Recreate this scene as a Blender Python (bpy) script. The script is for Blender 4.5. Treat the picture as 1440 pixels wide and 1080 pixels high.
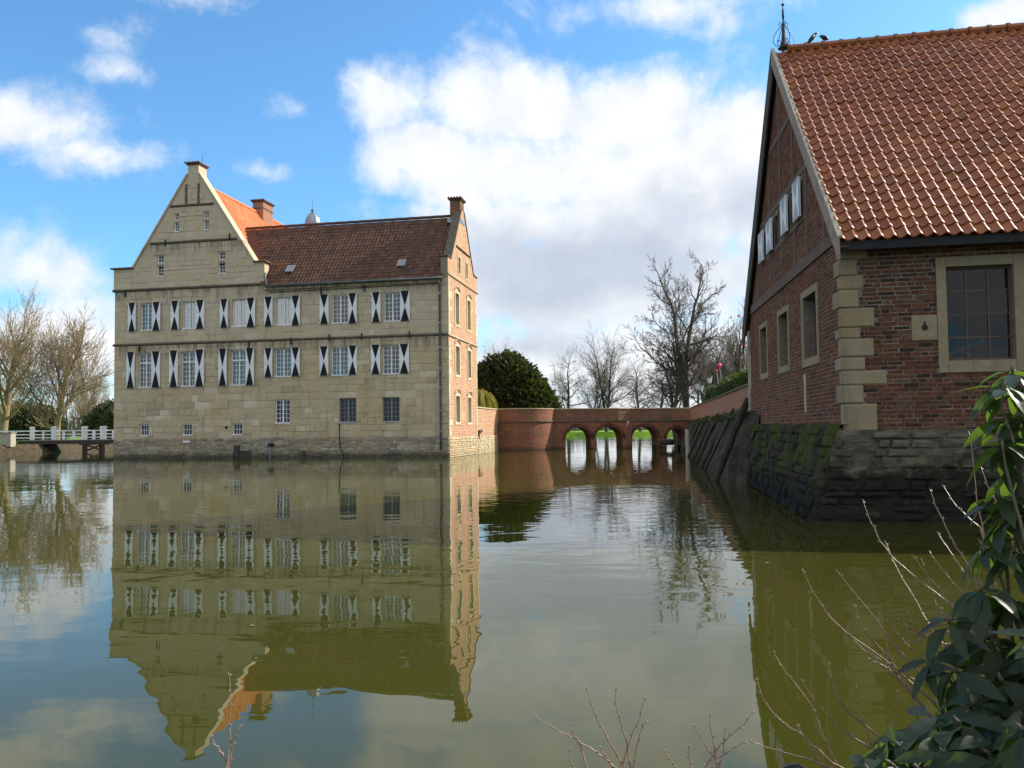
import bpy, bmesh, math, random
from mathutils import Vector, Matrix
random.seed(7)
R = math.radians
for o in list(bpy.data.objects): bpy.data.objects.remove(o)
scene = bpy.context.scene
COL = scene.collection

# ------------------------------------------------------------------ camera
PITCH, ROLL, FPX = 0.045, 0.011, 1160.0
cam_d = bpy.data.cameras.new('camera'); cam = bpy.data.objects.new('camera', cam_d); COL.objects.link(cam)
fw = Vector((0, math.cos(PITCH), math.sin(PITCH))); u0 = Vector((0, -math.sin(PITCH), math.cos(PITCH))); r0 = Vector((1, 0, 0))
rt = r0*math.cos(ROLL) - u0*math.sin(ROLL); up = r0*math.sin(ROLL) + u0*math.cos(ROLL)
cam.matrix_world = Matrix(((rt.x, up.x, -fw.x, 0), (rt.y, up.y, -fw.y, 0), (rt.z, up.z, -fw.z, 1.5), (0, 0, 0, 1)))
cam_d.sensor_width = 36; cam_d.lens = FPX/1440*36; cam_d.shift_y = 12/1440
cam_d.clip_start = 0.05; cam_d.clip_end = 6000
scene.camera = cam

# ------------------------------------------------------------------ sun, sky, exposure
SUN_AZ, SUN_EL = R(21.0), R(35.5)        # azimuth counted from +X towards +Y
sd = Vector((math.cos(SUN_EL)*math.cos(SUN_AZ), math.cos(SUN_EL)*math.sin(SUN_AZ), math.sin(SUN_EL)))
sl = bpy.data.lights.new('sun', 'SUN'); sl.energy = 5.0; sl.angle = R(0.53); sl.color = (1, 0.93, 0.82)
sun = bpy.data.objects.new('sun', sl); COL.objects.link(sun)
sun.rotation_euler = (-sd).to_track_quat('-Z', 'Y').to_euler(); sun.location = (40, 10, 60)

scene.view_settings.view_transform = 'Standard'; scene.view_settings.look = 'None'
scene.view_settings.exposure = 0.5; scene.view_settings.gamma = 1; scene.view_settings.use_curve_mapping = False
SKY_STRENGTH = 0.12

class NT:
    """short helpers for building node trees"""
    def __init__(s, tree): s.t = tree; s.n = tree.nodes; s.l = tree.links
    def node(s, kind, **kw):
        n = s.n.new(kind)
        for k, v in kw.items(): setattr(n, k, v)
        return n
    def put(s, sock, v):
        if isinstance(v, bpy.types.NodeSocket): s.l.new(v, sock)
        elif v is not None: sock.default_value = v
    def m(s, op, a, b=None, c=None, clamp=False):
        n = s.node('ShaderNodeMath', operation=op, use_clamp=clamp)
        s.put(n.inputs[0], a)
        if b is not None: s.put(n.inputs[1], b)
        if c is not None: s.put(n.inputs[2], c)
        return n.outputs[0]
    def vm(s, op, a, b=None):
        n = s.node('ShaderNodeVectorMath', operation=op); s.put(n.inputs[0], a)
        if b is not None: s.put(n.inputs[1], b)
        return n.outputs[0]
    def mix(s, f, a, b, mode='MIX'):
        n = s.node('ShaderNodeMix', data_type='RGBA', blend_type=mode)
        s.put(n.inputs[0], f)
        for k, v in ((6, a), (7, b)):
            if isinstance(v, (tuple, list)) and len(v) == 3: v = (*v, 1)
            s.put(n.inputs[k], v)
        return n.outputs[2]
    def noise(s, vec, scale, detail=3, rough=0.55, dist=0.0):
        n = s.node('ShaderNodeTexNoise'); s.put(n.inputs['Vector'], vec); n.inputs['Scale'].default_value = scale
        n.inputs['Detail'].default_value = detail; n.inputs['Roughness'].default_value = rough; n.inputs['Distortion'].default_value = dist
        return n.outputs['Fac']
    def ss(s, v, a, b, lo=0.0, hi=1.0):
        n = s.node('ShaderNodeMapRange', interpolation_type='SMOOTHSTEP'); s.put(n.inputs[0], v)
        for i, x in enumerate((a, b, lo, hi)): n.inputs[i+1].default_value = x
        return n.outputs[0]
    def scale(s, vec, xyz):
        return s.vm('MULTIPLY', vec, xyz)

def make_world():
    w = bpy.data.worlds.new('World'); scene.world = w; w.use_nodes = True
    t = NT(w.node_tree); t.n.clear()
    out = t.node('ShaderNodeOutputWorld'); bg = t.node('ShaderNodeBackground'); bg.inputs[1].default_value = SKY_STRENGTH
    sky = t.node('ShaderNodeTexSky', sky_type='NISHITA', sun_disc=False)
    sky.sun_elevation = SUN_EL; sky.sun_rotation = R(90) - SUN_AZ
    sky.altitude = 100; sky.air_density = 1.0; sky.dust_density = 0.6; sky.ozone_density = 1.6
    d = t.node('ShaderNodeTexCoord').outputs['Generated']
    sp = t.node('ShaderNodeSeparateXYZ'); t.l.new(d, sp.inputs[0])
    az = t.m('ARCTAN2', sp.outputs[0], sp.outputs[1]); el = t.m('ARCSINE', sp.outputs[2])
    def lobe(a0, e0, ra, re, wt=1.0):
        x = t.m('DIVIDE', t.m('SUBTRACT', az, a0), ra); y = t.m('DIVIDE', t.m('SUBTRACT', el, e0), re)
        q = t.m('SQRT', t.m('ADD', t.m('MULTIPLY', x, x), t.m('MULTIPLY', y, y)))
        return t.m('MULTIPLY', t.m('SUBTRACT', 1.0, q), wt)
    # cloud positions: azimuth, elevation, half-widths (radians), weight
    lobes = [(-.145, .385, .085, .06, .85), (-.10, .325, .11, .075, .95), (-.06, .375, .10, .07, .75), (-.05, .17, .14, .09, .75), (.03, .365, .12, .07, .8), (.14, .36, .14, .085, .9), (.02, .30, .20, .09, .95), (.20, .27, .26, .12, 1.1), (.13, .18, .27, .11, 1.1), (.28, .34, .16, .09, .8),
             (.10, .08, .42, .10, .8), (.20, .47, .17, .04, .42), (.36, .30, .2, .12, .9), (-.115, .262, .09, .022, .42), (.03, .25, .2, .08, .8),
             (-.53, .325, .11, .045, .52), (-.47, .298, .10, .03, .42), (-.54, .17, .13, .06, .62), (-.50, .10, .13, .07, .8), (-.42, .085, .12, .05, .55),
             (-.468, .418, .055, .02, .26), (-.45, .383, .045, .018, .28), (-.254, .366, .05, .022, .26), (-.298, .296, .05, .016, .28),
             (.56, .405, .07, .03, .5), (-.56, .47, .08, .03, .4), (-.37, .475, .07, .02, .28),
             (0, .02, 1.2, .07, .6)]
    cov = None
    for L in lobes:
        v = lobe(*L); cov = v if cov is None else t.m('MAXIMUM', cov, v)
    # cloud over the unseen rest of the sky, thickened to whiten the fill light
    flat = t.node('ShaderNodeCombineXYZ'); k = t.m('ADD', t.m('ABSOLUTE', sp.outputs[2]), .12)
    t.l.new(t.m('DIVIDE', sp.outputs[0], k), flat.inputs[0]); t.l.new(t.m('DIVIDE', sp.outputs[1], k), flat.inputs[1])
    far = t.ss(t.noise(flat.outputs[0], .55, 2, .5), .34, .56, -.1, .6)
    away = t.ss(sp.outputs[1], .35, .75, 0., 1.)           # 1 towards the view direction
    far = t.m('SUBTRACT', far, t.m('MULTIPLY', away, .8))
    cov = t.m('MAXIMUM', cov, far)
    n1 = t.noise(d, 7, 8, .6, .25); n2 = t.noise(d, 19, 6, .62, .2)
    f = t.m('ADD', cov, t.m('ADD', t.m('MULTIPLY', t.m('SUBTRACT', n1, .5), 1.5), t.m('MULTIPLY', t.m('SUBTRACT', n2, .5), .7)))
    dens = t.ss(f, .0, .5)
    # thickness shades the cloud's belly grey
    belly = t.m('MAXIMUM', lobe(.09, .19, .30, .10, 1.0), t.m('MAXIMUM', lobe(.27, .25, .2, .07, .6), lobe(.02, .10, .25, .04, .6)))
    bn = t.m('ADD', belly, t.m('MULTIPLY', t.m('SUBTRACT', t.noise(d, 7, 5, .6), .5), 1.5))
    bell = t.ss(bn, .0, .8)
    thick = t.ss(f, .2, .75)
    white = t.mix(thick, (5.3, 5.75, 6.3), (6.5, 6.5, 6.5))
    cc = t.mix(t.m('MULTIPLY', bell, .95), white, (3.3, 3.65, 4.3))
    fine = t.noise(d, 22, 5, .6)
    cc = t.mix(t.ss(fine, .35, .7, 0, .42), cc, (4.2, 4.6, 5.3))
    blue = t.mix(1.0, sky.outputs[0], (.72, 1.16, 1.40), 'MULTIPLY')
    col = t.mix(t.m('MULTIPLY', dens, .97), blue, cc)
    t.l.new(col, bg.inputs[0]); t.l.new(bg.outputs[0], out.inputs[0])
make_world()

# ------------------------------------------------------------------ materials
def new_mat(name):
    m = bpy.data.materials.new(name); m.use_nodes = True
    t = NT(m.node_tree); t.n.clear()
    out = t.node('ShaderNodeOutputMaterial'); b = t.node('ShaderNodeBsdfPrincipled'); t.l.new(b.outputs[0], out.inputs[0])
    t.b = b; t.out = out; t.mat = m
    t.pos = t.node('ShaderNodeNewGeometry').outputs['Position']
    return t
def bump(t, h, strength, dist):
    n = t.node('ShaderNodeBump'); n.inputs['Strength'].default_value = strength; n.inputs['Distance'].default_value = dist
    t.put(n.inputs['Height'], h); t.l.new(n.outputs[0], t.b.inputs['Normal'])
def tone(t):
    n = t.node('ShaderNodeAttribute'); n.attribute_name = 'tone'; return n.outputs['Fac']
def uv(t):
    n = t.node('ShaderNodeUVMap'); n.uv_map = 'uv'; return n.outputs[0]
MAT = {}
def simple(name, c1, c2, rough=.7, scale=6, amount=1.0, bmp=.0, metal=0, spec=.5, bscale=30):
    t = new_mat(name); n = t.noise(t.pos, scale, 5, .6)
    c = t.mix(t.ss(n, .3, .7, 0, amount), c1, c2)
    t.put(t.b.inputs['Base Color'], c); t.b.inputs['Roughness'].default_value = rough; t.b.inputs['Metallic'].default_value = metal
    t.b.inputs['Specular IOR Level'].default_value = spec
    if bmp: bump(t, t.noise(t.pos, bscale, 4, .6), bmp, .02)
    MAT[name] = t.mat; return t.mat
def stone(name, light, mid, dark, stain=(.10, .09, .06), wet=True, rubble=False):
    t = new_mat(name)
    tn = tone(t); n = t.noise(t.pos, 1.3, 6, .62); n2 = t.noise(t.pos, 9, 5, .6)
    c = t.mix(t.ss(tn, 0, .55), dark, mid); c = t.mix(t.ss(tn, .55, 1.0), c, light)
    c = t.mix(t.ss(n, .35, .72, 0, .5), c, tuple(x*.72 for x in mid))
    c = t.mix(t.ss(n2, .45, .75, 0, .35), c, tuple(min(1, x*1.12) for x in light))
    c = t.mix(t.ss(t.noise(t.pos, .42, 4, .6), .48, .68, 0, .45), c, (mid[0]*1.02, mid[1]*.88, mid[2]*.66))
    streak = t.noise(t.scale(t.pos, (1.9, 1.9, .22)), 1.6, 5, .65)
    c = t.mix(t.ss(streak, .52, .78, 0, .55), c, stain)
    spz = t.node('ShaderNodeSeparateXYZ'); t.l.new(t.pos, spz.inputs[0])
    if name == 'sandstone':
        zz = t.m('ADD', spz.outputs[2], t.m('MULTIPLY', t.m('SUBTRACT', n, .5), 5.0))
        c = t.mix(t.ss(zz, 4.0, 9.5, 0, .6), c, (.50, .425, .305))
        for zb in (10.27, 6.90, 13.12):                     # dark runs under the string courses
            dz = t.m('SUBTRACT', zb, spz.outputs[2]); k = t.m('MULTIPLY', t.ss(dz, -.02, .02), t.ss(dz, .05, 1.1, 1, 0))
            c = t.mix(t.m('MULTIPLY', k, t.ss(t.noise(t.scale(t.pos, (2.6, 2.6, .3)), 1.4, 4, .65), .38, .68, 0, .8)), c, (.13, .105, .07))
    spots = t.noise(t.pos, 3.2, 7, .7)
    c = t.mix(t.ss(spots, .60, .75, 0, .5), c, tuple(x*1.1 for x in stain))
    if wet:
        sp = t.node('ShaderNodeSeparateXYZ'); t.l.new(t.pos, sp.inputs[0])
        z = t.m('ADD', sp.outputs[2], t.m('MULTIPLY', t.m('SUBTRACT', n, .5), .6))
        c = t.mix(t.ss(z, .0, .5, .85, 0), c, (.045, .05, .03))
        t.put(t.b.inputs['Roughness'], .8)
    t.put(t.b.inputs['Base Color'], c); t.b.inputs['Roughness'].default_value = .88; t.b.inputs['Specular IOR Level'].default_value = .25
    bump(t, t.m('ADD', t.noise(t.pos, 24, 5, .65), t.m('MULTIPLY', n2, 1.2)), .5, .02)
    MAT[name] = t.mat
def brick(name, c1, c2, mortar, bw=.26, bh=.075, stain=.4, moss=0.0, m_size=.011):
    t = new_mat(name)
    bt = t.node('ShaderNodeTexBrick'); bt.offset = .5; bt.squash = 1.0
    u_ = uv(t); wob = t.noise(t.pos, 6, 2)
    t.l.new(u_, bt.inputs['Vector']); bt.inputs['Scale'].default_value = 1
    for k, v in (('Color1', c1), ('Color2', c2), ('Mortar', mortar)): bt.inputs[k].default_value = (*v, 1)
    bt.inputs['Mortar Size'].default_value = m_size; bt.inputs['Brick Width'].default_value = bw; bt.inputs['Row Height'].default_value = bh
    bt.inputs['Bias'].default_value = -.1; bt.inputs['Mortar Smooth'].default_value = .3
    c = bt.outputs['Color']; n = t.noise(t.pos, .9, 6, .65); n2 = t.noise(t.pos, 14, 4, .6)
    c = t.mix(t.ss(n2, .3, .75, 0, .4), c, tuple(x*.55 for x in c1))
    c = t.mix(t.ss(n, .42, .75, 0, stain), c, tuple(.3*a+.25*b for a, b in zip(c1, mortar)))
    pale = t.noise(t.pos, .55, 6, .7)
    c = t.mix(t.ss(pale, .55, .72, 0, .35), c, mortar)
    if moss: c = t.mix(t.ss(t.noise(t.pos, 1.1, 6, .7), .5, .66, 0, moss), c, (.07, .085, .03))
    sp = t.node('ShaderNodeSeparateXYZ'); t.l.new(t.pos, sp.inputs[0])
    c = t.mix(t.ss(t.m('ADD', sp.outputs[2], t.m('MULTIPLY', n, .4)), .1, .55, .85, 0), c, (.04, .042, .03))
    t.put(t.b.inputs['Base Color'], c); t.b.inputs['Roughness'].default_value = .88; t.b.inputs['Specular IOR Level'].default_value = .2
    bump(t, t.m('ADD', t.m('MULTIPLY', bt.outputs['Fac'], -1.0), t.m('MULTIPLY', n2, .5)), .6, .012)
    MAT[name] = t.mat
def brick_piece(name, cols, spec=.2):
    """colour of loose brick and tile pieces comes from each piece's own tone"""
    t = new_mat(name); tn = tone(t)
    r = t.node('ShaderNodeValToRGB'); t.l.new(tn, r.inputs[0]); e = r.color_ramp.elements
    while len(e) < len(cols): e.new(.5)
    for i, c in enumerate(cols): e[i].position = i/(len(cols)-1); e[i].color = (*c, 1)
    n = t.noise(t.pos, 11, 5, .65); big = t.noise(t.pos, .8, 5, .65)
    c = t.mix(t.ss(n, .35, .75, 0, .5), r.outputs[0], tuple(x*.5 for x in cols[0]))
    c = t.mix(t.ss(big, .45, .75, 0, .45), c, tuple(x*.6 for x in cols[0]))
    c = t.mix(t.ss(t.noise(t.pos, 4, 6, .7), .6, .75, 0, .4), c, (.3, .25, .19))
    t.put(t.b.inputs['Base Color'], c); t.b.inputs['Roughness'].default_value = .9; t.b.inputs['Specular IOR Level'].default_value = spec
    bump(t, t.noise(t.pos, 40, 4, .6), .6, .01)
    MAT[name] = t.mat
def tile_mat(name, a, b, c_, moss, mossc=(.05, .055, .03), rough=.42):
    t = new_mat(name); tn = tone(t)
    c = t.mix(t.ss(tn, 0, .6), a, b); c = t.mix(t.ss(tn, .6, 1), c, c_)
    n = t.noise(t.pos, 2.2, 6, .65); n2 = t.noise(t.pos, 18, 5, .65)
    c = t.mix(t.ss(n2, .5, .8, 0, .5), c, tuple(x*.5 for x in a))
    c = t.mix(t.ss(n, .45, .7, 0, moss), c, mossc)
    c = t.mix(t.ss(t.noise(t.pos, 6.5, 6, .75), .64, .72, 0, .55), c, (.05, .045, .025))
    t.put(t.b.inputs['Base Color'], c); t.put(t.b.inputs['Roughness'], t.ss(n2, .3, .7, rough, rough+.2)); t.b.inputs['Specular IOR Level'].default_value = .38
    bump(t, n2, .25, .01)
    MAT[name] = t.mat

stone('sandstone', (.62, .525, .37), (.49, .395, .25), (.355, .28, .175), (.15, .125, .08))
stone('quoin', (.37, .315, .205), (.285, .23, .14), (.20, .165, .10), (.075, .07, .04), wet=False)
stone('rubble', (.50, .44, .34), (.36, .30, .22), (.2, .17, .125), (.10, .09, .06))
stone('sandstone_pale', (.62, .54, .36), (.52, .44, .27), (.42, .35, .22), (.2, .17, .1), wet=False)
stone('plinth_stone', (.16, .14, .09), (.085, .075, .05), (.035, .034, .022), (.02, .024, .01))
simple('mossy_band', (.07, .068, .045), (.16, .14, .095), .95, 5, 1, .5)
brick('brick_house', (.38, .14, .06), (.60, .31, .15), (.68, .58, .42), stain=.2, bw=.30, bh=.092, m_size=.014)
brick('brick_bridge', (.15, .055, .034), (.32, .11, .06), (.27, .21, .15), stain=.55, moss=.75, bw=.30, bh=.09, m_size=.013)
brick('brick_bridge_red', (.19, .055, .03), (.37, .11, .055), (.30, .22, .155), stain=.4, moss=.45, bw=.30, bh=.09, m_size=.013)
brick('brick_wall', (.34, .12, .06), (.42, .17, .09), (.42, .34, .25), moss=.15)
simple('mortar', (.24, .195, .145), (.15, .12, .09), .95, 9, 1, .5)
brick_piece('brick_red', [(.045, .03, .023), (.095, .040, .025), (.14, .054, .030), (.17, .068, .036), (.125, .088, .062)])
brick_piece('brick_gable', [(.07, .036, .024), (.15, .052, .028), (.22, .072, .035), (.255, .09, .042), (.16, .105, .07)])
tile_mat('tile_red', (.235, .066, .020), (.295, .088, .025), (.35, .115, .034), .34, (.13, .072, .024), .33)
tile_mat('tile_dark', (.055, .025, .013), (.11, .046, .022), (.185, .077, .036), .42, (.04, .03, .018), .55)
tile_mat('tile_orange', (.58, .16, .05), (.68, .21, .07), (.72, .30, .12), .1, (.3, .14, .07), .5)
simple('white_paint', (.78, .78, .77), (.60, .60, .58), .5, 3.5, .8, .05)
simple('black_paint', (.009, .009, .010), (.016, .015, .016), .65, 8, .6, spec=.2)
simple('blue_paint', (.30, .32, .36), (.40, .42, .46), .6, 8, .7)
simple('iron', (.02, .02, .024), (.05, .04, .035), .5, 14, .8, 0, .6)
simple('zinc', (.30, .32, .35), (.20, .21, .23), .38, 7, .8, .05, .8)
simple('lead_pipe', (.05, .055, .055), (.12, .17, .15), .6, 5, .7, 0, .3)
simple('grey_frame', (.17, .18, .19), (.24, .25, .26), .55, 8, .7)
simple('dark_wood', (.030, .024, .018), (.07, .055, .04), .9, 7, 1, .6)
simple('mossy_wood', (.022, .018, .013), (.05, .043, .022), .92, 5, 1, .8)
simple('beam_wood', (.10, .065, .045), (.14, .095, .065), .9, 9, 1, .6)
simple('barge_wood', (.34, .235, .165), (.22, .155, .11), .75, 6, 1, .35)
simple('deep_dark', (.012, .012, .012), (.02, .02, .02), .9)
simple('curtain', (.23, .215, .19), (.12, .11, .095), .9, 5, .8)
simple('room_dark', (.05, .048, .042), (.09, .085, .07), .9, 3, 1)
simple('bark', (.10, .085, .06), (.17, .14, .095), .95, 5, 1, .6)
simple('bark_dark', (.055, .045, .036), (.10, .085, .062), .95, 5, 1, .6)
simple('bark_moss', (.17, .145, .07), (.25, .20, .10), .95, 4, 1, .6)
simple('twig_dark', (.085, .065, .045), (.13, .10, .07), .9, 3, 1)
simple('twig_moss', (.24, .18, .09), (.31, .235, .13), .9, 2, 1)
simple('shoot', (.24, .14, .095), (.36, .23, .16), .38, 30, 1, .2)
simple('concrete', (.30, .27, .20), (.40, .37, .29), .9, 5, 1, .3)
simple('feather', (.012, .012, .014), (.03, .03, .034), .5, 20)
simple('pink', (.85, .04, .14), (.8, .06, .2), .35, 3)
simple('lamp_glass', (.62, .63, .63), (.5, .5, .5), .2, 8)
simple('leaf_litter', (.028, .030, .012), (.085, .052, .03), .95, 3, 1, .8)
simple('pole_wood', (.36, .27, .21), (.46, .36, .28), .9, 6, 1, .4)
simple('planks_grey', (.16, .14, .12), (.26, .23, .2), .9, 6, 1, .4)

def leafy(name, a, b, trans=.0, rough=.6, scale=1.5):
    t = new_mat(name); n = t.noise(t.pos, scale, 4, .6); tn = tone(t)
    c = t.mix(t.ss(n, .3, .7), a, b); c = t.mix(t.m('MULTIPLY', tn, .5), c, tuple(x*1.5 for x in b))
    t.put(t.b.inputs['Base Color'], c); t.b.inputs['Roughness'].default_value = rough; t.b.inputs['Specular IOR Level'].default_value = .25
    if trans:
        tr = t.node('ShaderNodeBsdfTranslucent'); t.put(tr.inputs[0], t.mix(.6, c, (.30, .50, .03)))
        mx = t.node('ShaderNodeMixShader'); mx.inputs[0].default_value = trans
        t.l.new(t.b.outputs[0], mx.inputs[1]); t.l.new(tr.outputs[0], mx.inputs[2]); t.l.new(mx.outputs[0], t.out.inputs[0])
    MAT[name] = t.mat
leafy('yew_leaf', (.024, .023, .011), (.052, .045, .021), .08)
leafy('hedge_leaf', (.022, .032, .010), (.042, .060, .016), .12)
leafy('dark_leaf', (.022, .03, .015), (.05, .055, .028), .1)
leafy('willow_leaf', (.30, .24, .05), (.40, .32, .07), .3)
leafy('rhodo_leaf', (.018, .029, .018), (.032, .047, .027), .36, .42, 5)

def grass_mat():
    t = new_mat('grass'); n = t.noise(t.pos, .12, 6, .6); n2 = t.noise(t.pos, 2.5, 5, .7)
    c = t.mix(t.ss(n, .35, .65), (.11, .22, .018), (.17, .30, .03)); c = t.mix(t.ss(n2, .4, .75, 0, .5), c, (.05, .09, .02))
    t.put(t.b.inputs['Base Color'], c); t.b.inputs['Roughness'].default_value = .95; t.b.inputs['Specular IOR Level'].default_value = .1
    bump(t, n2, 1, .1); MAT['grass'] = t.mat
grass_mat()
def earth_mat():
    t = new_mat('earth'); n = t.noise(t.pos, 1.2, 6, .65); n2 = t.noise(t.pos, 9, 5, .7)
    c = t.mix(t.ss(n, .35, .65), (.026, .020, .014), (.055, .042, .027)); c = t.mix(t.ss(n2, .5, .7, 0, .6), c, (.035, .040, .014))
    t.put(t.b.inputs['Base Color'], c); t.b.inputs['Roughness'].default_value = .95
    bump(t, n2, 1, .06); MAT['earth'] = t.mat
earth_mat()
def mossy_plinth():
    t = new_mat('mossy_plinth'); n = t.noise(t.pos, 1.4, 6, .65); n2 = t.noise(t.pos, 7, 6, .7)
    sp = t.node('ShaderNodeSeparateXYZ'); t.l.new(t.pos, sp.inputs[0])
    c = t.mix(t.ss(n2, .35, .7), (.020, .017, .012), (.052, .044, .031))
    c = t.mix(t.ss(t.m('ADD', n, t.m('MULTIPLY', sp.outputs[2], .10)), .56, .68, 0, .9), c, (.055, .066, .010))
    c = t.mix(t.ss(sp.outputs[2], .1, .8, .9, 0), c, (.010, .010, .007))
    t.put(t.b.inputs['Base Color'], c); t.b.inputs['Roughness'].default_value = .92; t.b.inputs['Specular IOR Level'].default_value = .2
    bump(t, t.m('ADD', n2, n), 1, .08); MAT['mossy_plinth'] = t.mat
mossy_plinth()
def front_plinth():
    t = new_mat('front_plinth'); n = t.noise(t.pos, 1.6, 7, .7); n2 = t.noise(t.scale(t.pos, (3, 3, 9)), 1.0, 5, .65)
    sp = t.node('ShaderNodeSeparateXYZ'); t.l.new(t.pos, sp.inputs[0])
    c = t.mix(t.ss(n2, .35, .7), (.075, .063, .043), (.15, .128, .088))
    z = t.m('ADD', sp.outputs[2], t.m('MULTIPLY', t.m('SUBTRACT', n, .5), 2.2))
    c = t.mix(t.ss(z, .66, 1.16, .97, 0), c, (.012, .0115, .008))
    c = t.mix(t.ss(t.noise(t.pos, 5, 6, .7), .55, .7, 0, .6), c, (.05, .055, .025))
    t.put(t.b.inputs['Base Color'], c); t.b.inputs['Roughness'].default_value = .92; t.b.inputs['Specular IOR Level'].default_value = .2
    bump(t, t.m('ADD', n2, n), 1, .06); MAT['front_plinth'] = t.mat
front_plinth()
def glass_mat(name, tint, refl):
    t = new_mat(name)
    tr = t.node('ShaderNodeBsdfTransparent'); tr.inputs[0].default_value = (*tint, 1)
    gl = t.node('ShaderNodeBsdfGlossy'); gl.inputs['Roughness'].default_value = .03
    mx = t.node('ShaderNodeMixShader'); mx.inputs[0].default_value = refl
    b = t.node('ShaderNodeBump'); b.inputs['Strength'].default_value = .12; b.inputs['Distance'].default_value = .02
    t.put(b.inputs['Height'], t.noise(t.pos, 4, 2)); t.l.new(b.outputs[0], gl.inputs['Normal'])
    t.l.new(tr.outputs[0], mx.inputs[1]); t.l.new(gl.outputs[0], mx.inputs[2]); t.l.new(mx.outputs[0], t.out.inputs[0])
    MAT[name] = t.mat
glass_mat('glass', (.62, .61, .58), .09); glass_mat('glass_shiny', (.7, .75, .8), .40); glass_mat('glass_dark', (.45, .45, .43), .035)

def water_mat():
    t = new_mat('water')
    n0 = t.noise(t.pos, .06, 4, .6)
    t.put(t.b.inputs['Base Color'], t.mix(t.ss(n0, .3, .7), (.038, .041, .0055), (.044, .0465, .007)))
    t.b.inputs['Roughness'].default_value = .012; t.b.inputs['IOR'].default_value = 1.33; t.b.inputs['Specular IOR Level'].default_value = .5
    p = t.scale(t.pos, (1.0, 1.5, 1)); rip = t.noise(p, 1.9, 1.6, .45, .3)
    swell = t.noise(t.scale(t.pos, (.8, 1.4, 1)), .5, 1.5, .5)
    gust = t.ss(t.noise(t.scale(t.pos, (.05, .09, 1)), 1.0, 3, .5), .42, .66, .25, 1.0)
    h = t.m('ADD', t.m('MULTIPLY', rip, gust), t.m('MULTIPLY', swell, .9))
    bump(t, h, .22, .033)
    MAT['water'] = t.mat
water_mat()

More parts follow.
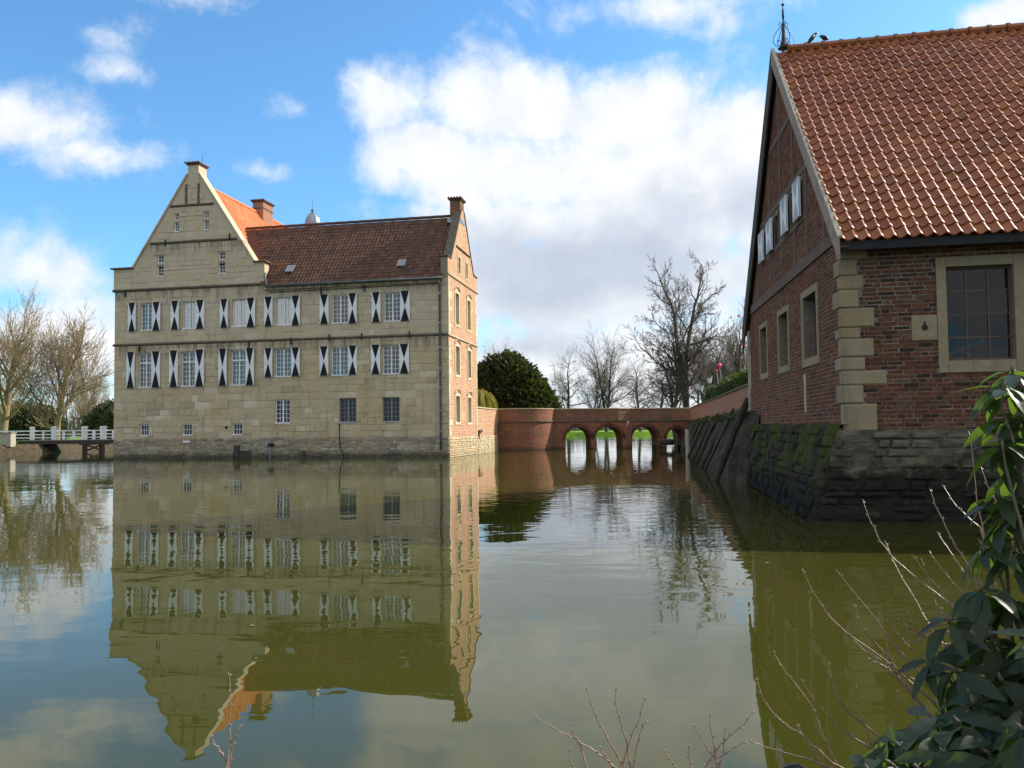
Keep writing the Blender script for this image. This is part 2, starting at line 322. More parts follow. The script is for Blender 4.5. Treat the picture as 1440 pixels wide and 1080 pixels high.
# ------------------------------------------------------------------ mesh helpers
class Frame:
    def __init__(s, o, u, v): s.o = Vector(o); s.u = Vector(u); s.v = Vector(v)
    def __call__(s, a, b, z): return s.o + s.u*a + s.v*b + Vector((0, 0, z))
WORLD = Frame((0, 0, 0), (1, 0, 0), (0, 1, 0))
class MB:
    def __init__(s): s.v = []; s.f = []; s.mi = []; s.uv = []; s.tn = []
    def face(s, pts, uvs=None, mat=0, tn=.5):
        i = len(s.v); s.v.extend(pts); s.f.append(tuple(range(i, i+len(pts)))); s.mi.append(mat); s.tn.append(tn)
        s.uv.extend(uvs if uvs else [(p[0]+p[1], p[2]) for p in pts])
    def hexa(s, c, mat=0, tn=.5, skip=()):
        # c: 8 corners, 4 bottom (ring) + 4 top (ring)
        q = ((3, 2, 1, 0), (4, 5, 6, 7), (0, 1, 5, 4), (1, 2, 6, 5), (2, 3, 7, 6), (3, 0, 4, 7))
        for k, f in enumerate(q):
            if k in skip: continue
            pts = [c[j] for j in f]
            if k < 2: uvs = [(p[0], p[1]) for p in pts]
            else:
                e = (pts[1]-pts[0]).length; uvs = [(0, pts[0][2]), (e, pts[1][2]), (e, pts[2][2]), (0, pts[3][2])]
            s.face(pts, uvs, mat, tn)
    def box(s, fr, u0, u1, v0, v1, z0, z1, mat=0, tn=.5, skip=()):
        s.hexa([fr(u0, v0, z0), fr(u1, v0, z0), fr(u1, v1, z0), fr(u0, v1, z0), fr(u0, v0, z1), fr(u1, v0, z1), fr(u1, v1, z1), fr(u0, v1, z1)], mat, tn, skip)
    def prism(s, pts, off, mat=0, tn=.5):
        """polygon pts extruded by vector off"""
        off = Vector(off); q = [p+off for p in pts]
        s.face(list(pts), None, mat, tn); s.face(q[::-1], None, mat, tn)
        n = len(pts)
        for i in range(n): s.face([pts[i], q[i], q[(i+1) % n], pts[(i+1) % n]], None, mat, tn)
    def tube(s, pts, rad, k=6, mat=0, tn=.5, cap=True):
        pts = [Vector(p) for p in pts]; n = len(pts)
        if not isinstance(rad, (list, tuple)): rad = [rad]*n
        base = len(s.v); ref = None
        for i, p in enumerate(pts):
            d = (pts[min(i+1, n-1)] - pts[max(i-1, 0)])
            if d.length < 1e-9: d = Vector((0, 0, 1))
            d.normalize()
            if ref is None: ref = Vector((1, 0, 0)) if abs(d.x) < .8 else Vector((0, 1, 0))
            a = (ref - d*ref.dot(d)).normalized(); b = d.cross(a); ref = a
            for j in range(k):
                th = 2*math.pi*j/k; s.v.append(p + (a*math.cos(th) + b*math.sin(th))*rad[i])
        for i in range(n-1):
            for j in range(k):
                s.f.append((base+i*k+j, base+i*k+(j+1) % k, base+(i+1)*k+(j+1) % k, base+(i+1)*k+j)); s.mi.append(mat); s.tn.append(tn)
                s.uv.extend(((0, 0),)*4)
        if cap and k > 2:
            for i, rev in ((0, True), (n-1, False)):
                r = [base+i*k+j for j in range(k)]; s.f.append(tuple(r[::-1] if rev else r)); s.mi.append(mat); s.tn.append(tn); s.uv.extend(((0, 0),)*k)
    def lathe(s, c, prof, k=12, mat=0, tn=.5):
        s.tube([Vector(c)+Vector((0, 0, z)) for r, z in prof], [max(r, .002) for r, z in prof], k, mat, tn)
    def build(s, name, mats, parent=None, label=None, kind=None, smooth=False, fix=False):
        me = bpy.data.meshes.new(name); me.from_pydata([tuple(p) for p in s.v], [], s.f)
        for m in (mats if isinstance(mats, (list, tuple)) else [mats]): me.materials.append(MAT[m])
        me.polygons.foreach_set('material_index', s.mi)
        l = me.uv_layers.new(name='uv'); l.data.foreach_set('uv', [x for p in s.uv for x in p])
        a = me.attributes.new('tone', 'FLOAT', 'FACE'); a.data.foreach_set('value', s.tn)
        if smooth: me.polygons.foreach_set('use_smooth', [True]*len(s.f))
        if fix:
            bm = bmesh.new(); bm.from_mesh(me); bmesh.ops.remove_doubles(bm, verts=bm.verts, dist=1e-5); bmesh.ops.recalc_face_normals(bm, faces=bm.faces); bm.to_mesh(me); bm.free()
        return link(me, name, parent, label, kind)
ROOTLOC = {}
def link(me, name, parent=None, label=None, kind=None):
    o = bpy.data.objects.new(name, me); COL.objects.link(o)
    if parent is not None:
        o.parent = parent
        if parent.name in ROOTLOC: o.matrix_parent_inverse = Matrix.Translation(-ROOTLOC[parent.name])
    if label: o['label'] = label
    if kind: o['kind'] = kind
    return o
def thing(name, label, cat, loc=(0, 0, 0), group=None):
    o = bpy.data.objects.new(name, None); COL.objects.link(o); o.location = loc; o.empty_display_size = .3
    ROOTLOC[o.name] = Vector(loc); o['label'] = label; o['category'] = cat
    if group: o['group'] = group
    return o
def tag(o, label, cat, group=None):
    o['label'] = label; o['category'] = cat
    if group: o['group'] = group
    return o
def copy_tree(root, loc, rz, sc, label=None):
    """a copy of a thing and its parts (parts are stored in the thing's own local space)"""
    c = root.copy(); COL.objects.link(c); c.location = loc; c.rotation_euler = (0, 0, rz)
    c.scale = sc if isinstance(sc, tuple) else (sc, sc, sc)
    if label: c['label'] = label
    for ch in list(root.children):
        d = ch.copy(); COL.objects.link(d); d.parent = c
        for g in list(ch.children):
            e = g.copy(); COL.objects.link(e); e.parent = d
    return c

def clip_half(poly, a, b, c):
    """keep the part of a 2D polygon where a*x+b*y<=c"""
    out = []
    for i in range(len(poly)):
        p, q = poly[i], poly[(i+1) % len(poly)]; dp, dq = a*p[0]+b*p[1]-c, a*q[0]+b*q[1]-c
        if dp <= 1e-9: out.append(p)
        if (dp < -1e-9 and dq > 1e-9) or (dp > 1e-9 and dq < -1e-9):
            k = dp/(dp-dq); out.append((p[0]+k*(q[0]-p[0]), p[1]+k*(q[1]-p[1])))
    return out
def clip_convex(poly, conv):
    A = sum(conv[i][0]*conv[(i+1) % len(conv)][1]-conv[(i+1) % len(conv)][0]*conv[i][1] for i in range(len(conv)))
    cv = conv if A > 0 else conv[::-1]
    for i in range(len(cv)):
        (x0, y0), (x1, y1) = cv[i], cv[(i+1) % len(cv)]
        a, b = (y1-y0), -(x1-x0); poly = clip_half(poly, a, b, a*x0+b*y0)
        if len(poly) < 3: return []
    return poly
def wall_face(mb, P, outline, holes, depth, mat=0, rmat=None):
    """outer skin of a wall P(s, z, d) with rectangular openings and their reveals"""
    rmat = mat if rmat is None else rmat
    xs = sorted({p[0] for p in outline} | {h[0] for h in holes} | {h[2] for h in holes})
    zs = sorted({p[1] for p in outline} | {h[1] for h in holes} | {h[3] for h in holes})
    for i in range(len(xs)-1):
        for j in range(len(zs)-1):
            x0, x1, z0, z1 = xs[i], xs[i+1], zs[j], zs[j+1]
            if x1-x0 < 1e-6 or z1-z0 < 1e-6: continue
            cx, cz = (x0+x1)/2, (z0+z1)/2
            if any(h[0] < cx < h[2] and h[1] < cz < h[3] for h in holes): continue
            q = clip_convex([(x0, z0), (x1, z0), (x1, z1), (x0, z1)], outline)
            if len(q) >= 3: mb.face([P(x, z, 0) for x, z in q], [(x, z) for x, z in q], mat)
    for x0, z0, x1, z1 in holes:
        for (a, b, c, d) in ((x0, z0, x1, z0), (x1, z0, x1, z1), (x1, z1, x0, z1), (x0, z1, x0, z0)):
            mb.face([P(a, b, 0), P(c, d, 0), P(c, d, depth), P(a, b, depth)], [(0, b), (depth, d), (depth, d), (0, b)], rmat)
def rect_minus(rects, h):
    out = []
    for x0, z0, x1, z1 in rects:
        a, b, c, d = max(x0, h[0]), max(z0, h[1]), min(x1, h[2]), min(z1, h[3])
        if a >= c or b >= d: out.append((x0, z0, x1, z1)); continue
        if z0 < b: out.append((x0, z0, x1, b))
        if d < z1: out.append((x0, d, x1, z1))
        if x0 < a: out.append((x0, b, a, d))
        if c < x1: out.append((c, b, x1, d))
    return out
def inside(conv, x, z):
    s0 = 0
    for i in range(len(conv)):
        (x0, y0), (x1, y1) = conv[i], conv[(i+1) % len(conv)]; c = (x1-x0)*(z-y0)-(y1-y0)*(x-x0)
        if abs(c) < 1e-9: continue
        if s0 == 0: s0 = 1 if c > 0 else -1
        elif (c > 0) != (s0 > 0): return False
    return True
def coursing(outline, holes, z0, z1, hmin, hmax, wmin, wmax, gap, rnd):
    """random coursed masonry inside a convex outline: list of (x0, z0, x1, z1)"""
    xs = [p[0] for p in outline]; L, Rr = min(xs), max(xs); out = []; z = z0
    while z < z1-.03:
        h = rnd.uniform(hmin, hmax)
        if z+h > z1-.06: h = z1-z
        x = L - rnd.uniform(0, wmax*.5)
        while x < Rr:
            w = rnd.uniform(wmin, wmax); r = [(max(x, L)+gap, z+gap, min(x+w, Rr)-gap, z+h-gap)]; x += w
            for o in holes:
                r = rect_minus(r, o)
            for q in r:
                if q[2]-q[0] > .045 and q[3]-q[1] > .02 and all(inside(outline, a, b) for a in (q[0], q[2]) for b in (q[1], q[3])): out.append(q)
        z += h
    return out
PIECE = {}
def piece_mesh(key, mat, tn, bev=.18, jit=.0, seed=0):
    """unit block -0.5..0.5, front at +y chamfered; shared by alike pieces"""
    k = (key, mat, round(tn, 2), seed)
    if k in PIECE: return PIECE[k]
    rnd = random.Random(hash((key, seed)) & 0xffff); b = bev
    f = [Vector((x*(.5-bx), .5, z*(.5-bz))) for x, z in ((-1, -1), (1, -1), (1, 1), (-1, 1)) for bx, bz in ((.012+rnd.random()*jit, .04+rnd.random()*jit*2),)]
    m = [Vector((x*.5, .5-b, z*.5)) for x, z in ((-1, -1), (1, -1), (1, 1), (-1, 1))]
    k0 = [Vector((x*.5, -.5, z*.5)) for x, z in ((-1, -1), (1, -1), (1, 1), (-1, 1))]
    mb = MB(); mb.face(f[::-1], None, 0, tn)
    for i in range(4):
        j = (i+1) % 4; mb.face([f[i], f[j], m[j], m[i]][::-1], None, 0, tn); mb.face([m[i], m[j], k0[j], k0[i]][::-1], None, 0, tn)
    me = bpy.data.meshes.new(key); me.from_pydata([tuple(p) for p in mb.v], [], mb.f); me.materials.append(MAT[mat])
    a = me.attributes.new('tone', 'FLOAT', 'FACE'); a.data.foreach_set('value', mb.tn)
    PIECE[k] = me; return me
def lay_pieces(name, mat, parent, rects, O, S, N, proud, thick, n_parts, sortkey, tones, rnd, pname=None, jit=.0, label=None):
    """masonry pieces on the plane O + S*s + z with outward normal N: the n_parts that show largest as objects, the rest joined"""
    rects = sorted(rects, key=sortkey); S = Vector(S); N = Vector(N)
    for q in rects[:n_parts]:
        p = proud(rnd); w, h = q[2]-q[0], q[3]-q[1]
        me = piece_mesh(name, mat, rnd.choice(tones), .15, jit, rnd.randrange(3))
        o = bpy.data.objects.new(name, me); COL.objects.link(o); o.parent = parent
        o.matrix_parent_inverse = Matrix.Translation(-ROOTLOC[parent.name])
        c = Vector(O) + S*((q[0]+q[2])/2) + Vector((0, 0, (q[1]+q[3])/2)) + N*(p-thick/2)
        o.matrix_basis = Matrix(((S.x*w, N.x*thick, 0, c.x), (S.y*w, N.y*thick, 0, c.y), (0, 0, h, c.z), (0, 0, 0, 1)))
    rest = rects[n_parts:]
    if not rest: return
    mb = MB()
    for q in rest:
        p = proud(rnd); tn = rnd.choice(tones); b = min(.012, (q[3]-q[1])*.12)
        base = Vector(O)
        def P(s, z, d): return base + S*s + Vector((0, 0, z)) + N*d
        j = lambda: rnd.uniform(0, b*.9*(1 if jit else .4))
        f = [P(q[0]+b*.7+j(), q[1]+b*.6+j(), p), P(q[2]-b*.7-j(), q[1]+b*.6+j(), p), P(q[2]-b*.7-j(), q[3]-b*.6-j(), p), P(q[0]+b*.7+j(), q[3]-b*.6-j(), p)]
        k = [P(q[0], q[1], p-thick), P(q[2], q[1], p-thick), P(q[2], q[3], p-thick), P(q[0], q[3], p-thick)]
        mb.face(f, None, 0, tn)
        for i in range(4): mb.face([f[i], k[i], k[(i+1) % 4], f[(i+1) % 4]], None, 0, tn)
    mb.build(pname or name, mat, parent, label, 'stuff')

# roof tiles: one S-shaped pantile, its own local axes x across, y up the slope, z out of the roof
def tile_profile(n=7, w=1.0):
    """steep roll flank falling to the right, then a broad pan rising gently"""
    key = [(-.08, .86), (-.03, .97), (.02, 1.0), (.07, .965), (.12, .88), (.18, .74), (.25, .54), (.32, .33), (.40, .14), (.49, .02), (.60, .0), (.72, .14), (.84, .44), (.93, .76), (1.0, .955)]
    if n < 8: key = key[::2] + [key[-1]]
    return [(x*w, z-.5) for x, z in key]
def tile_mesh(name, w, ln, amp, mat, tn, n=7):
    pr = tile_profile(n, w); n = len(pr)-1; mb = MB(); t = .012
    a = [Vector((x, 0, z*amp+.013+t)) for x, z in pr]; b = [Vector((x, ln*1.1, z*amp)) for x, z in pr]
    c = [Vector((x, 0, z*amp-.002)) for x, z in pr]
    for i in range(n):
        mb.face([a[i], a[i+1], b[i+1], b[i]], None, 0, tn); mb.face([c[i], c[i+1], a[i+1], a[i]], None, 0, tn)
    mb.face([a[n], c[n], b[n]], None, 0, tn); mb.face([c[0], a[0], b[0]], None, 0, tn)
    return mb
def tiled_roof(name, mat, parent, O, X, Y, cols, rows, w, ln, amp, n_parts=0, keep=None, rnd=random, tones=(.2, .4, .5, .6, .8), n=7, skipbuild=False):
    """O eave corner, X unit along the eave, Y unit up the slope"""
    X = Vector(X).normalized(); Y = Vector(Y).normalized(); Z = X.cross(Y).normalized()
    if Z.z < 0: Z = -Z
    O = Vector(O); cells = [(r, c) for r in range(rows) for c in range(cols) if keep is None or keep(c*w, r*ln)]
    meshes = []
    for tn in tones:
        mb = tile_mesh(name, w, ln, amp, mat, tn, n); meshes.append(mb)
    mds = {}
    big = MB()
    for idx, (r, c) in enumerate(cells):
        p = O + X*(c*w) + Y*(r*ln) + Z*(rnd.uniform(-.005, .005)+.012*math.sin(c*w*1.1+r*ln*.7)) + Y*(rnd.uniform(-.006, .006) - (.03 if rnd.random() < .012 else 0)); k = rnd.randrange(len(tones)); tilt = rnd.uniform(-.035, .035)
        if idx < n_parts:
            if k not in mds:
                mb = meshes[k]; me = bpy.data.meshes.new(name); me.from_pydata([tuple(v) for v in mb.v], [], mb.f); me.materials.append(MAT[mat])
                at = me.attributes.new('tone', 'FLOAT', 'FACE'); at.data.foreach_set('value', mb.tn); mds[k] = me
            o = bpy.data.objects.new(name, mds[k]); COL.objects.link(o); o.parent = parent
            o.matrix_parent_inverse = Matrix.Translation(-ROOTLOC[parent.name])
            X2 = X + Z*tilt
            o.matrix_basis = Matrix(((X2.x, Y.x, Z.x, p.x), (X2.y, Y.y, Z.y, p.y), (X2.z, Y.z, Z.z, p.z), (0, 0, 0, 1)))
        else:
            mb = meshes[k]; i0 = len(big.v)
            big.v.extend([p + X*v.x + Y*v.y + Z*(v.z + tilt*v.x) for v in mb.v]); big.f.extend([tuple(i+i0 for i in f) for f in mb.f])
            big.mi.extend(mb.mi); big.tn.extend(mb.tn); big.uv.extend(mb.uv)
    if big.f: big.build('roof_tiles', mat, parent, None, 'stuff')

# ------------------------------------------------------------------ the setting
def sheet(name, pts, mat, z=None):
    mb = MB(); mb.face([Vector((p[0], p[1], p[2] if len(p) > 2 else z)) for p in pts]); return mb.build(name, mat, None, None, 'structure')
sheet('water', [(-900, -300), (900, -300), (900, 2500), (-900, 2500)], 'water', 0)
sheet('pond_bed', [(-905, -305), (905, -305), (905, 2505), (-905, 2505)], 'earth', -.6)

def land(name, ring, top, slope, mat, low=-.5, bmat=None):
    """raised ground: flat top with a sloping bank down into the water"""
    mb = MB(); n = len(ring); c = Vector((sum(p[0] for p in ring)/n, sum(p[1] for p in ring)/n, 0))
    T = [Vector((p[0], p[1], top)) for p in ring]
    B = []
    for i, p in enumerate(ring):
        a, b = Vector(ring[i-1]), Vector(ring[(i+1) % n]); d = (b-a).normalized(); nn = Vector((d.y, -d.x))
        B.append(Vector((p[0]+nn.x*slope, p[1]+nn.y*slope, low)))
    mb.face(T, [(p.x, p.y) for p in T])
    for i in range(n): mb.face([B[i], B[(i+1) % n], T[(i+1) % n], T[i]], None, 1 if bmat else 0)
    return mb.build(name, [mat, bmat] if bmat else mat, None, None, 'structure')
# far park lawn beyond the moat, left shore, garden on the right, courtyard behind the castle, near bank
def wob(pts, amp, seed):
    rnd = random.Random(seed); out = []
    for i in range(len(pts)-1):
        (x0, y0), (x1, y1) = pts[i], pts[i+1]; k = max(1, int(math.hypot(x1-x0, y1-y0)/8)) if math.hypot(x1-x0, y1-y0) < 260 else 1
        for j in range(k): out.append((x0+(x1-x0)*j/k+rnd.uniform(-amp, amp)*(j > 0), y0+(y1-y0)*j/k+rnd.uniform(-amp, amp)*(j > 0)))
    out.append(pts[-1]); return out
land('park_lawn', wob([(-60, 181), (-20, 184), (14, 181.5), (60, 179), (120, 176)], .8, 3)+[(890, 176), (890, 2400), (-890, 2400), (-890, 181)], .75, 1.2, 'grass', -.3, 'grass')
land('shore_lawn', wob([(-110, 54), (-50, 60.5), (-41.5, 66.2), (-39.9, 69), (-39.7, 73), (-39.4, 76.5), (-38.3, 80), (-33, 82.5), (-25, 85), (-22, 100), (-40, 181.5)], .25, 5)+[(-300, 181.5), (-300, 54)], .72, .9, 'grass', -.3, 'leaf_litter')
land('courtyard', [(-20.5, 67), (-2.2, 62.8), (2.2, 64.6), (3.2, 80), (3.5, 92), (-4, 101), (-26, 98), (-30, 80)], 1.9, .4, 'grass', -.3, 'earth')
land('garden_ground', [(16.2, 27), (14.0, 63.8), (13.9, 66.5), (14.6, 76), (19, 92), (26, 96), (60, 90), (60, 27)], 1.9, .3, 'grass', -.3, 'earth')
land('near_bank', [(-14, -12), (14, -12), (14, .9), (4, 2.3), (1.2, 2.75), (-.6, 2.7), (-1.2, 2.75), (-14, 2.2)], .16, .35, 'earth', -.4)

# ------------------------------------------------------------------ castle
A = R(11); HU = Vector((-math.cos(A), math.sin(A), 0)); HN = Vector((math.sin(A), math.cos(A), 0))
HC = Vector((-3.583, 46.822, 0)); H = Frame(HC, HU, HN)
castle = thing('moated_castle', 'sandstone moated castle with stepped gable, orange and brown roofs and black and white shutters', 'castle', tuple(HC))
rn = random.Random(11)
# openings of the sandstone front: s0, z0, s1, z1 (s runs left from the brick corner), type
W = []
for s0, s1 in ((18.68, 19.62), (15.85, 16.76), (12.52, 13.46), (9.6, 10.63), (6.06, 7.07), (2.84, 3.86)):
    W.append((s0, 7.84, s1, 9.50, 'upper'))
for s0, s1 in ((18.75, 19.72), (15.83, 16.82), (12.51, 13.52)): W.append((s0, 4.34, s1, 6.44, 'tall'))
for s0, s1 in ((9.63, 10.66), (6.09, 7.1), (2.94, 3.95)): W.append((s0, 4.78, s1, 6.46, 'mid'))
W.append((9.70, 2.03, 10.65, 3.43, 'ground'))
for s0, s1 in ((5.58, 6.62), (2.94, 3.96)): W.append((s0, 2.03, s1, 3.44, 'grey'))
for s0, s1 in ((18.99, 19.58), (16.08, 16.69), (12.76, 13.4)): W.append((s0, 1.37, s1, 2.05, 'small'))
G = [(18.07, 11.13, 18.5, 12.48, 'slit'), (13.93, 11.13, 14.37, 12.48, 'slit'), (17.03, 13.85, 17.36, 15.0, 'slit'), (15.03, 13.85, 15.37, 15.0, 'slit')]
holes = [w[:4] for w in W]; gholes = [g[:4] for g in G]
FL = 21.4                                    # front length
def Pf(s, z, d): return H(s, d, z)
main_out = [(0, -.4), (FL, -.4), (FL, 10.30), (0, 10.30)]
gab_low = [(11.36, 10.30), (FL+.1, 10.30), (FL+.1, 11.70), (11.36, 11.70)]
gab_out = [(12.0, 11.70), (20.17, 11.70), (16.44, 17.38), (15.72, 17.38)]
mb = MB()
wall_face(mb, Pf, main_out, holes, .30)
wall_face(mb, Pf, gab_low, [h for h in gholes], .30) if False else wall_face(mb, Pf, gab_low, [(h[0], h[1], h[2], min(h[3], 11.7)) for h in gholes if h[1] < 11.7], .30)
wall_face(mb, Pf, gab_out, [(h[0], max(h[1], 11.7), h[2], h[3]) for h in gholes], .30)
# flanks and backs: left flank of the west wing, courtyard walls, gable back face
WD = 20.0
mb.face([H(FL, 0, -.4), H(FL, WD, -.4), H(FL, WD, 10.3), H(FL, 0, 10.3)])
mb.face([H(FL, WD, -.4), H(11.5, WD, -.4), H(11.5, WD, 10.3), H(FL, WD, 10.3)])
mb.face([H(11.5, WD, -.4), H(11.5, 6.9, -.4), H(11.5, 6.9, 10.3), H(11.5, WD, 10.3)])
mb.face([H(0, 6.9, -.4), H(11.5, 6.9, -.4), H(11.5, 6.9, 10.3), H(0, 6.9, 10.3)])
for (s0, s1, z0, z1) in ((11.36, FL+.1, 10.3, 11.7),):
    mb.face([H(s0, .55, z0), H(s1, .55, z0), H(s1, .55, z1), H(s0, .55, z1)]); mb.face([H(s0, 0, z0), H(s0, .55, z0), H(s0, .55, z1), H(s0, 0, z1)]); mb.face([H(s1, 0, z0), H(s1, .55, z0), H(s1, .55, z1), H(s1, 0, z1)])
mb.face([H(s, .55, z) for s, z in gab_out])
mb.face([H(12, 0, 11.7), H(12, .55, 11.7), H(15.72, .55, 17.38), H(15.72, 0, 17.38)]); mb.face([H(20.17, 0, 11.7), H(20.17, .55, 11.7), H(16.44, .55, 17.38), H(16.44, 0, 17.38)])
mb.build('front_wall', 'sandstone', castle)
# ashlar blocks and rubble base laid on it
ash = coursing([(0.02, 1.18), (FL-.02, 1.18), (FL-.02, 10.2), (0.02, 10.2)], [(h[0]-.02, h[1]-.02, h[2]+.02, h[3]+.02) for h in holes] + [(0, 6.83, FL, 7.08), (0.0, 10.05, FL, 10.4)], 1.18, 10.2, .25, .46, .40, 1.25, .008, rn)
ash += coursing(gab_low, [(h[0]-.02, h[1]-.02, h[2]+.02, h[3]+.02) for h in gholes], 10.45, 11.68, .27, .42, .45, 1.2, .006, rn)
ash += coursing(gab_out, [(h[0]-.02, h[1]-.02, h[2]+.02, h[3]+.02) for h in gholes] + [(11, 13.06, 21, 13.28), (11, 15.32, 21, 15.52)], 11.72, 17.2, .27, .42, .45, 1.1, .006, rn)
lay_pieces('ashlar_stone', 'sandstone', castle, ash, HC, HU, -HN, lambda r: .008+r.random()**2*.034, .045, 300,
           lambda q: -(q[2]-q[0])*(q[3]-q[1])/(1+q[0]*.02), [.2, .38, .45, .5, .5, .55, .55, .6, .63, .7, .8, .98], rn, 'ashlar_stones', .25)
rub = coursing([(0.0, -.3), (FL, -.3), (FL, 1.18), (0.0, 1.18)], [], -.3, 1.18, .07, .15, .14, .6, .010, rn)
lay_pieces('rubble_stone', 'rubble', castle, rub, HC, HU, -HN, lambda r: .02+r.random()*.05, .08, 0, lambda q: 0, [.1, .25, .4, .5, .6, .75, .95], rn, 'rubble_stones', .6)

def moulding(name, s0, s1, z, h=.16, out=.13, mat='mossy_band', fr=H, flip=None):
    mb = MB(); prof = [(0, 0), (out*.45, .02), (out, h*.5), (out, h*.8), (out*.4, h), (0, h+.03)]
    pts = [fr(s0, -a, z+b) if flip is None else flip(s0, a, z+b) for a, b in prof]
    off = (fr(s1, 0, 0)-fr(s0, 0, 0)) if flip is None else flip(s1, 0, 0)-flip(s0, 0, 0)
    mb.prism(pts, off); return mb.build(name, mat, castle, fix=True)
moulding('string_course', 11.3, FL+.12, 10.27); moulding('string_course', 0.0, FL+.08, 6.90, .13, .10)
moulding('string_course', 13.16, 19.0, 13.12, .13, .1); moulding('string_course', 14.72, 17.6, 15.37, .13, .1)
for s in (15.72, 16.55):
    mb = MB(); mb.box(H, s-.07, s+.07, -.05, .0, 15.52, 16.75); mb.build('gable_strip', 'mossy_band', castle)
# gable coping, side piers with tiled caps
mb = MB()
for (sa, za, sb, zb) in ((12.0, 11.70, 15.72, 17.38), (20.17, 11.70, 16.44, 17.38)):
    d = Vector((sb-sa, 0, zb-za)).normalized(); nx = (-d.z, d.x) if sa < 16 else (d.z, -d.x)
    k = .09
    a0, b0 = (sa, za), (sb, zb)
    pts = [H(a0[0], -.08, a0[1]), H(b0[0], -.08, b0[1]), H(b0[0]+nx[0]*k, -.08, b0[1]+nx[1]*k), H(a0[0]+nx[0]*k, -.08, a0[1]+nx[1]*k)]
    mb.prism(pts, HN*.7)
mb.build('gable_coping', 'mossy_band' if False else 'sandstone', castle)
def cap_tiles(name, fr, u0, u1, v0, v1, z, step=.2):
    mb = MB(); mb.box(fr, u0, u1, v0, v1, z, z+.05)
    x = u0
    while x < u1-.05:
        mb.tube([fr(x+step*.5, v0-.03, z+.06), fr(x+step*.5, v1+.03, z+.06)], .055, 6); x += step
    v = v0
    return mb.build(name, 'tile_dark', castle)
cap_tiles('coping_tiles', H, 20.12, FL+.2, -.12, .65, 11.70)
cap_tiles('coping_tiles', H, 11.22, 12.05, -.12, .65, 11.70)
# left chimney at the gable tip
def chimney(name, fr, u0, u1, v0, v1, z0, z1, mat, cap='tile_dark', band=None):
    mb = MB(); mb.box(fr, u0, u1, v0, v1, z0, z1); o = mb.build(name, mat, castle)
    mb = MB(); mb.box(fr, u0-.07, u1+.07, v0-.07, v1+.07, z1, z1+.07); mb.box(fr, u0-.13, u1+.13, v0-.13, v1+.13, z1+.07, z1+.13)
    x = u0-.12
    while x < u1+.1: mb.tube([fr(x+.09, v0-.16, z1+.15), fr(x+.09, v1+.16, z1+.15)], .045, 6); x += .18
    mb.build('chimney_cap', cap, o)
    if band:
        mb = MB(); mb.box(fr, u0-.04, u1+.04, v0-.04, v1+.04, band, band+.08); mb.build('chimney_band', 'mossy_band', o)
    return o
c1 = chimney('chimney', H, 15.72, 16.44, -.03, .85, 16.7, 17.93, 'sandstone')
mb = MB(); mb.tube([H(15.8, .5, 18.05), H(15.8, .5, 18.75)], .012, 4); mb.build('lightning_rod', 'iron', c1)
chimney('chimney', H, 15.62, 16.42, 7.9, 9.3, 16.2, 17.78, 'brick_wall', band=17.3)
# west wing roof (orange, seen on its right side) and its left side
RZ, RU, SL = 17.0, 16.08, 1.53
e_s, e_z = 11.55, 17.0-(16.08-11.55)*1.53
up1 = (HU*(RU-e_s) + Vector((0, 0, RZ-e_z))); L1 = up1.length
def above_main(c, r):
    p = H(e_s, .55, e_z) + HN*c + up1.normalized()*r
    v = (p-HC).dot(HN); z = p.z; zr = 10.25 + (v+.35)*1.145 if v < 3.5 else 14.67-(v-3.5)*1.145
    return z > min(zr, 14.67)-.25
mbr = MB(); mbr.face([H(e_s, .5, e_z-.05), H(e_s, WD+.3, e_z-.05), H(RU, WD+.3, RZ-.05), H(RU, .5, RZ-.05)]); mbr.face([H(2*RU-e_s, .5, e_z-.05), H(2*RU-e_s, WD+.3, e_z-.05), H(RU, WD+.3, RZ-.05), H(RU, .5, RZ-.05)])
mbr.face([H(e_s, WD, e_z), H(2*RU-e_s, WD, e_z), H(RU, WD, RZ)])
west_roof = mbr.build('roof', 'tile_orange', castle)
ROOTLOC[west_roof.name] = Vector((0, 0, 0))
tiled_roof('roof_tile', 'tile_orange', west_roof, H(e_s, .5, e_z), HN, up1, int((WD-.3)/.23), int(L1/.33), .23, .33, .05, 0, above_main, rn, n=5)
mb = MB(); mb.tube([H(RU, .6+.4*i, RZ+.03+.012*(i % 2)) for i in range(50)], .09, 6); mb.build('ridge_tiles', 'tile_orange', west_roof)
# main wing roof
m_e0, m_z0, m_s0 = -.34, 10.24, .42
up2 = HN*(3.5+.34) + Vector((0, 0, 14.67-10.24)); L2 = up2.length
mbr = MB()
mbr.face([H(.3, -.3, 10.2), H(11.4, -.3, 10.2), H(14.6, 3.5, 14.62), H(.3, 3.5, 14.62)]); mbr.face([H(.3, 7.3, 10.2), H(11.4, 7.3, 10.2), H(14.6, 3.5, 14.62), H(.3, 3.5, 14.62)])
main_roof = mbr.build('roof', 'tile_dark', castle); ROOTLOC[main_roof.name] = Vector((0, 0, 0))
def right_of_valley(c, r):
    s = m_s0 + c; return s < 11.15 + max(0, (r-.9))*.55 if r > .9 else s < 11.05
tiled_roof('roof_tile', 'tile_dark', main_roof, H(m_s0, m_e0, m_z0), HU, up2, 62, int(L2/.31), .228, .31, .055, 0, right_of_valley, rn, n=5)
mb = MB(); mb.tube([H(.5+.4*i, 3.5, 14.72+.012*(i % 2)) for i in range(36)], .09, 6); mb.build('ridge_tiles', 'tile_dark', main_roof)
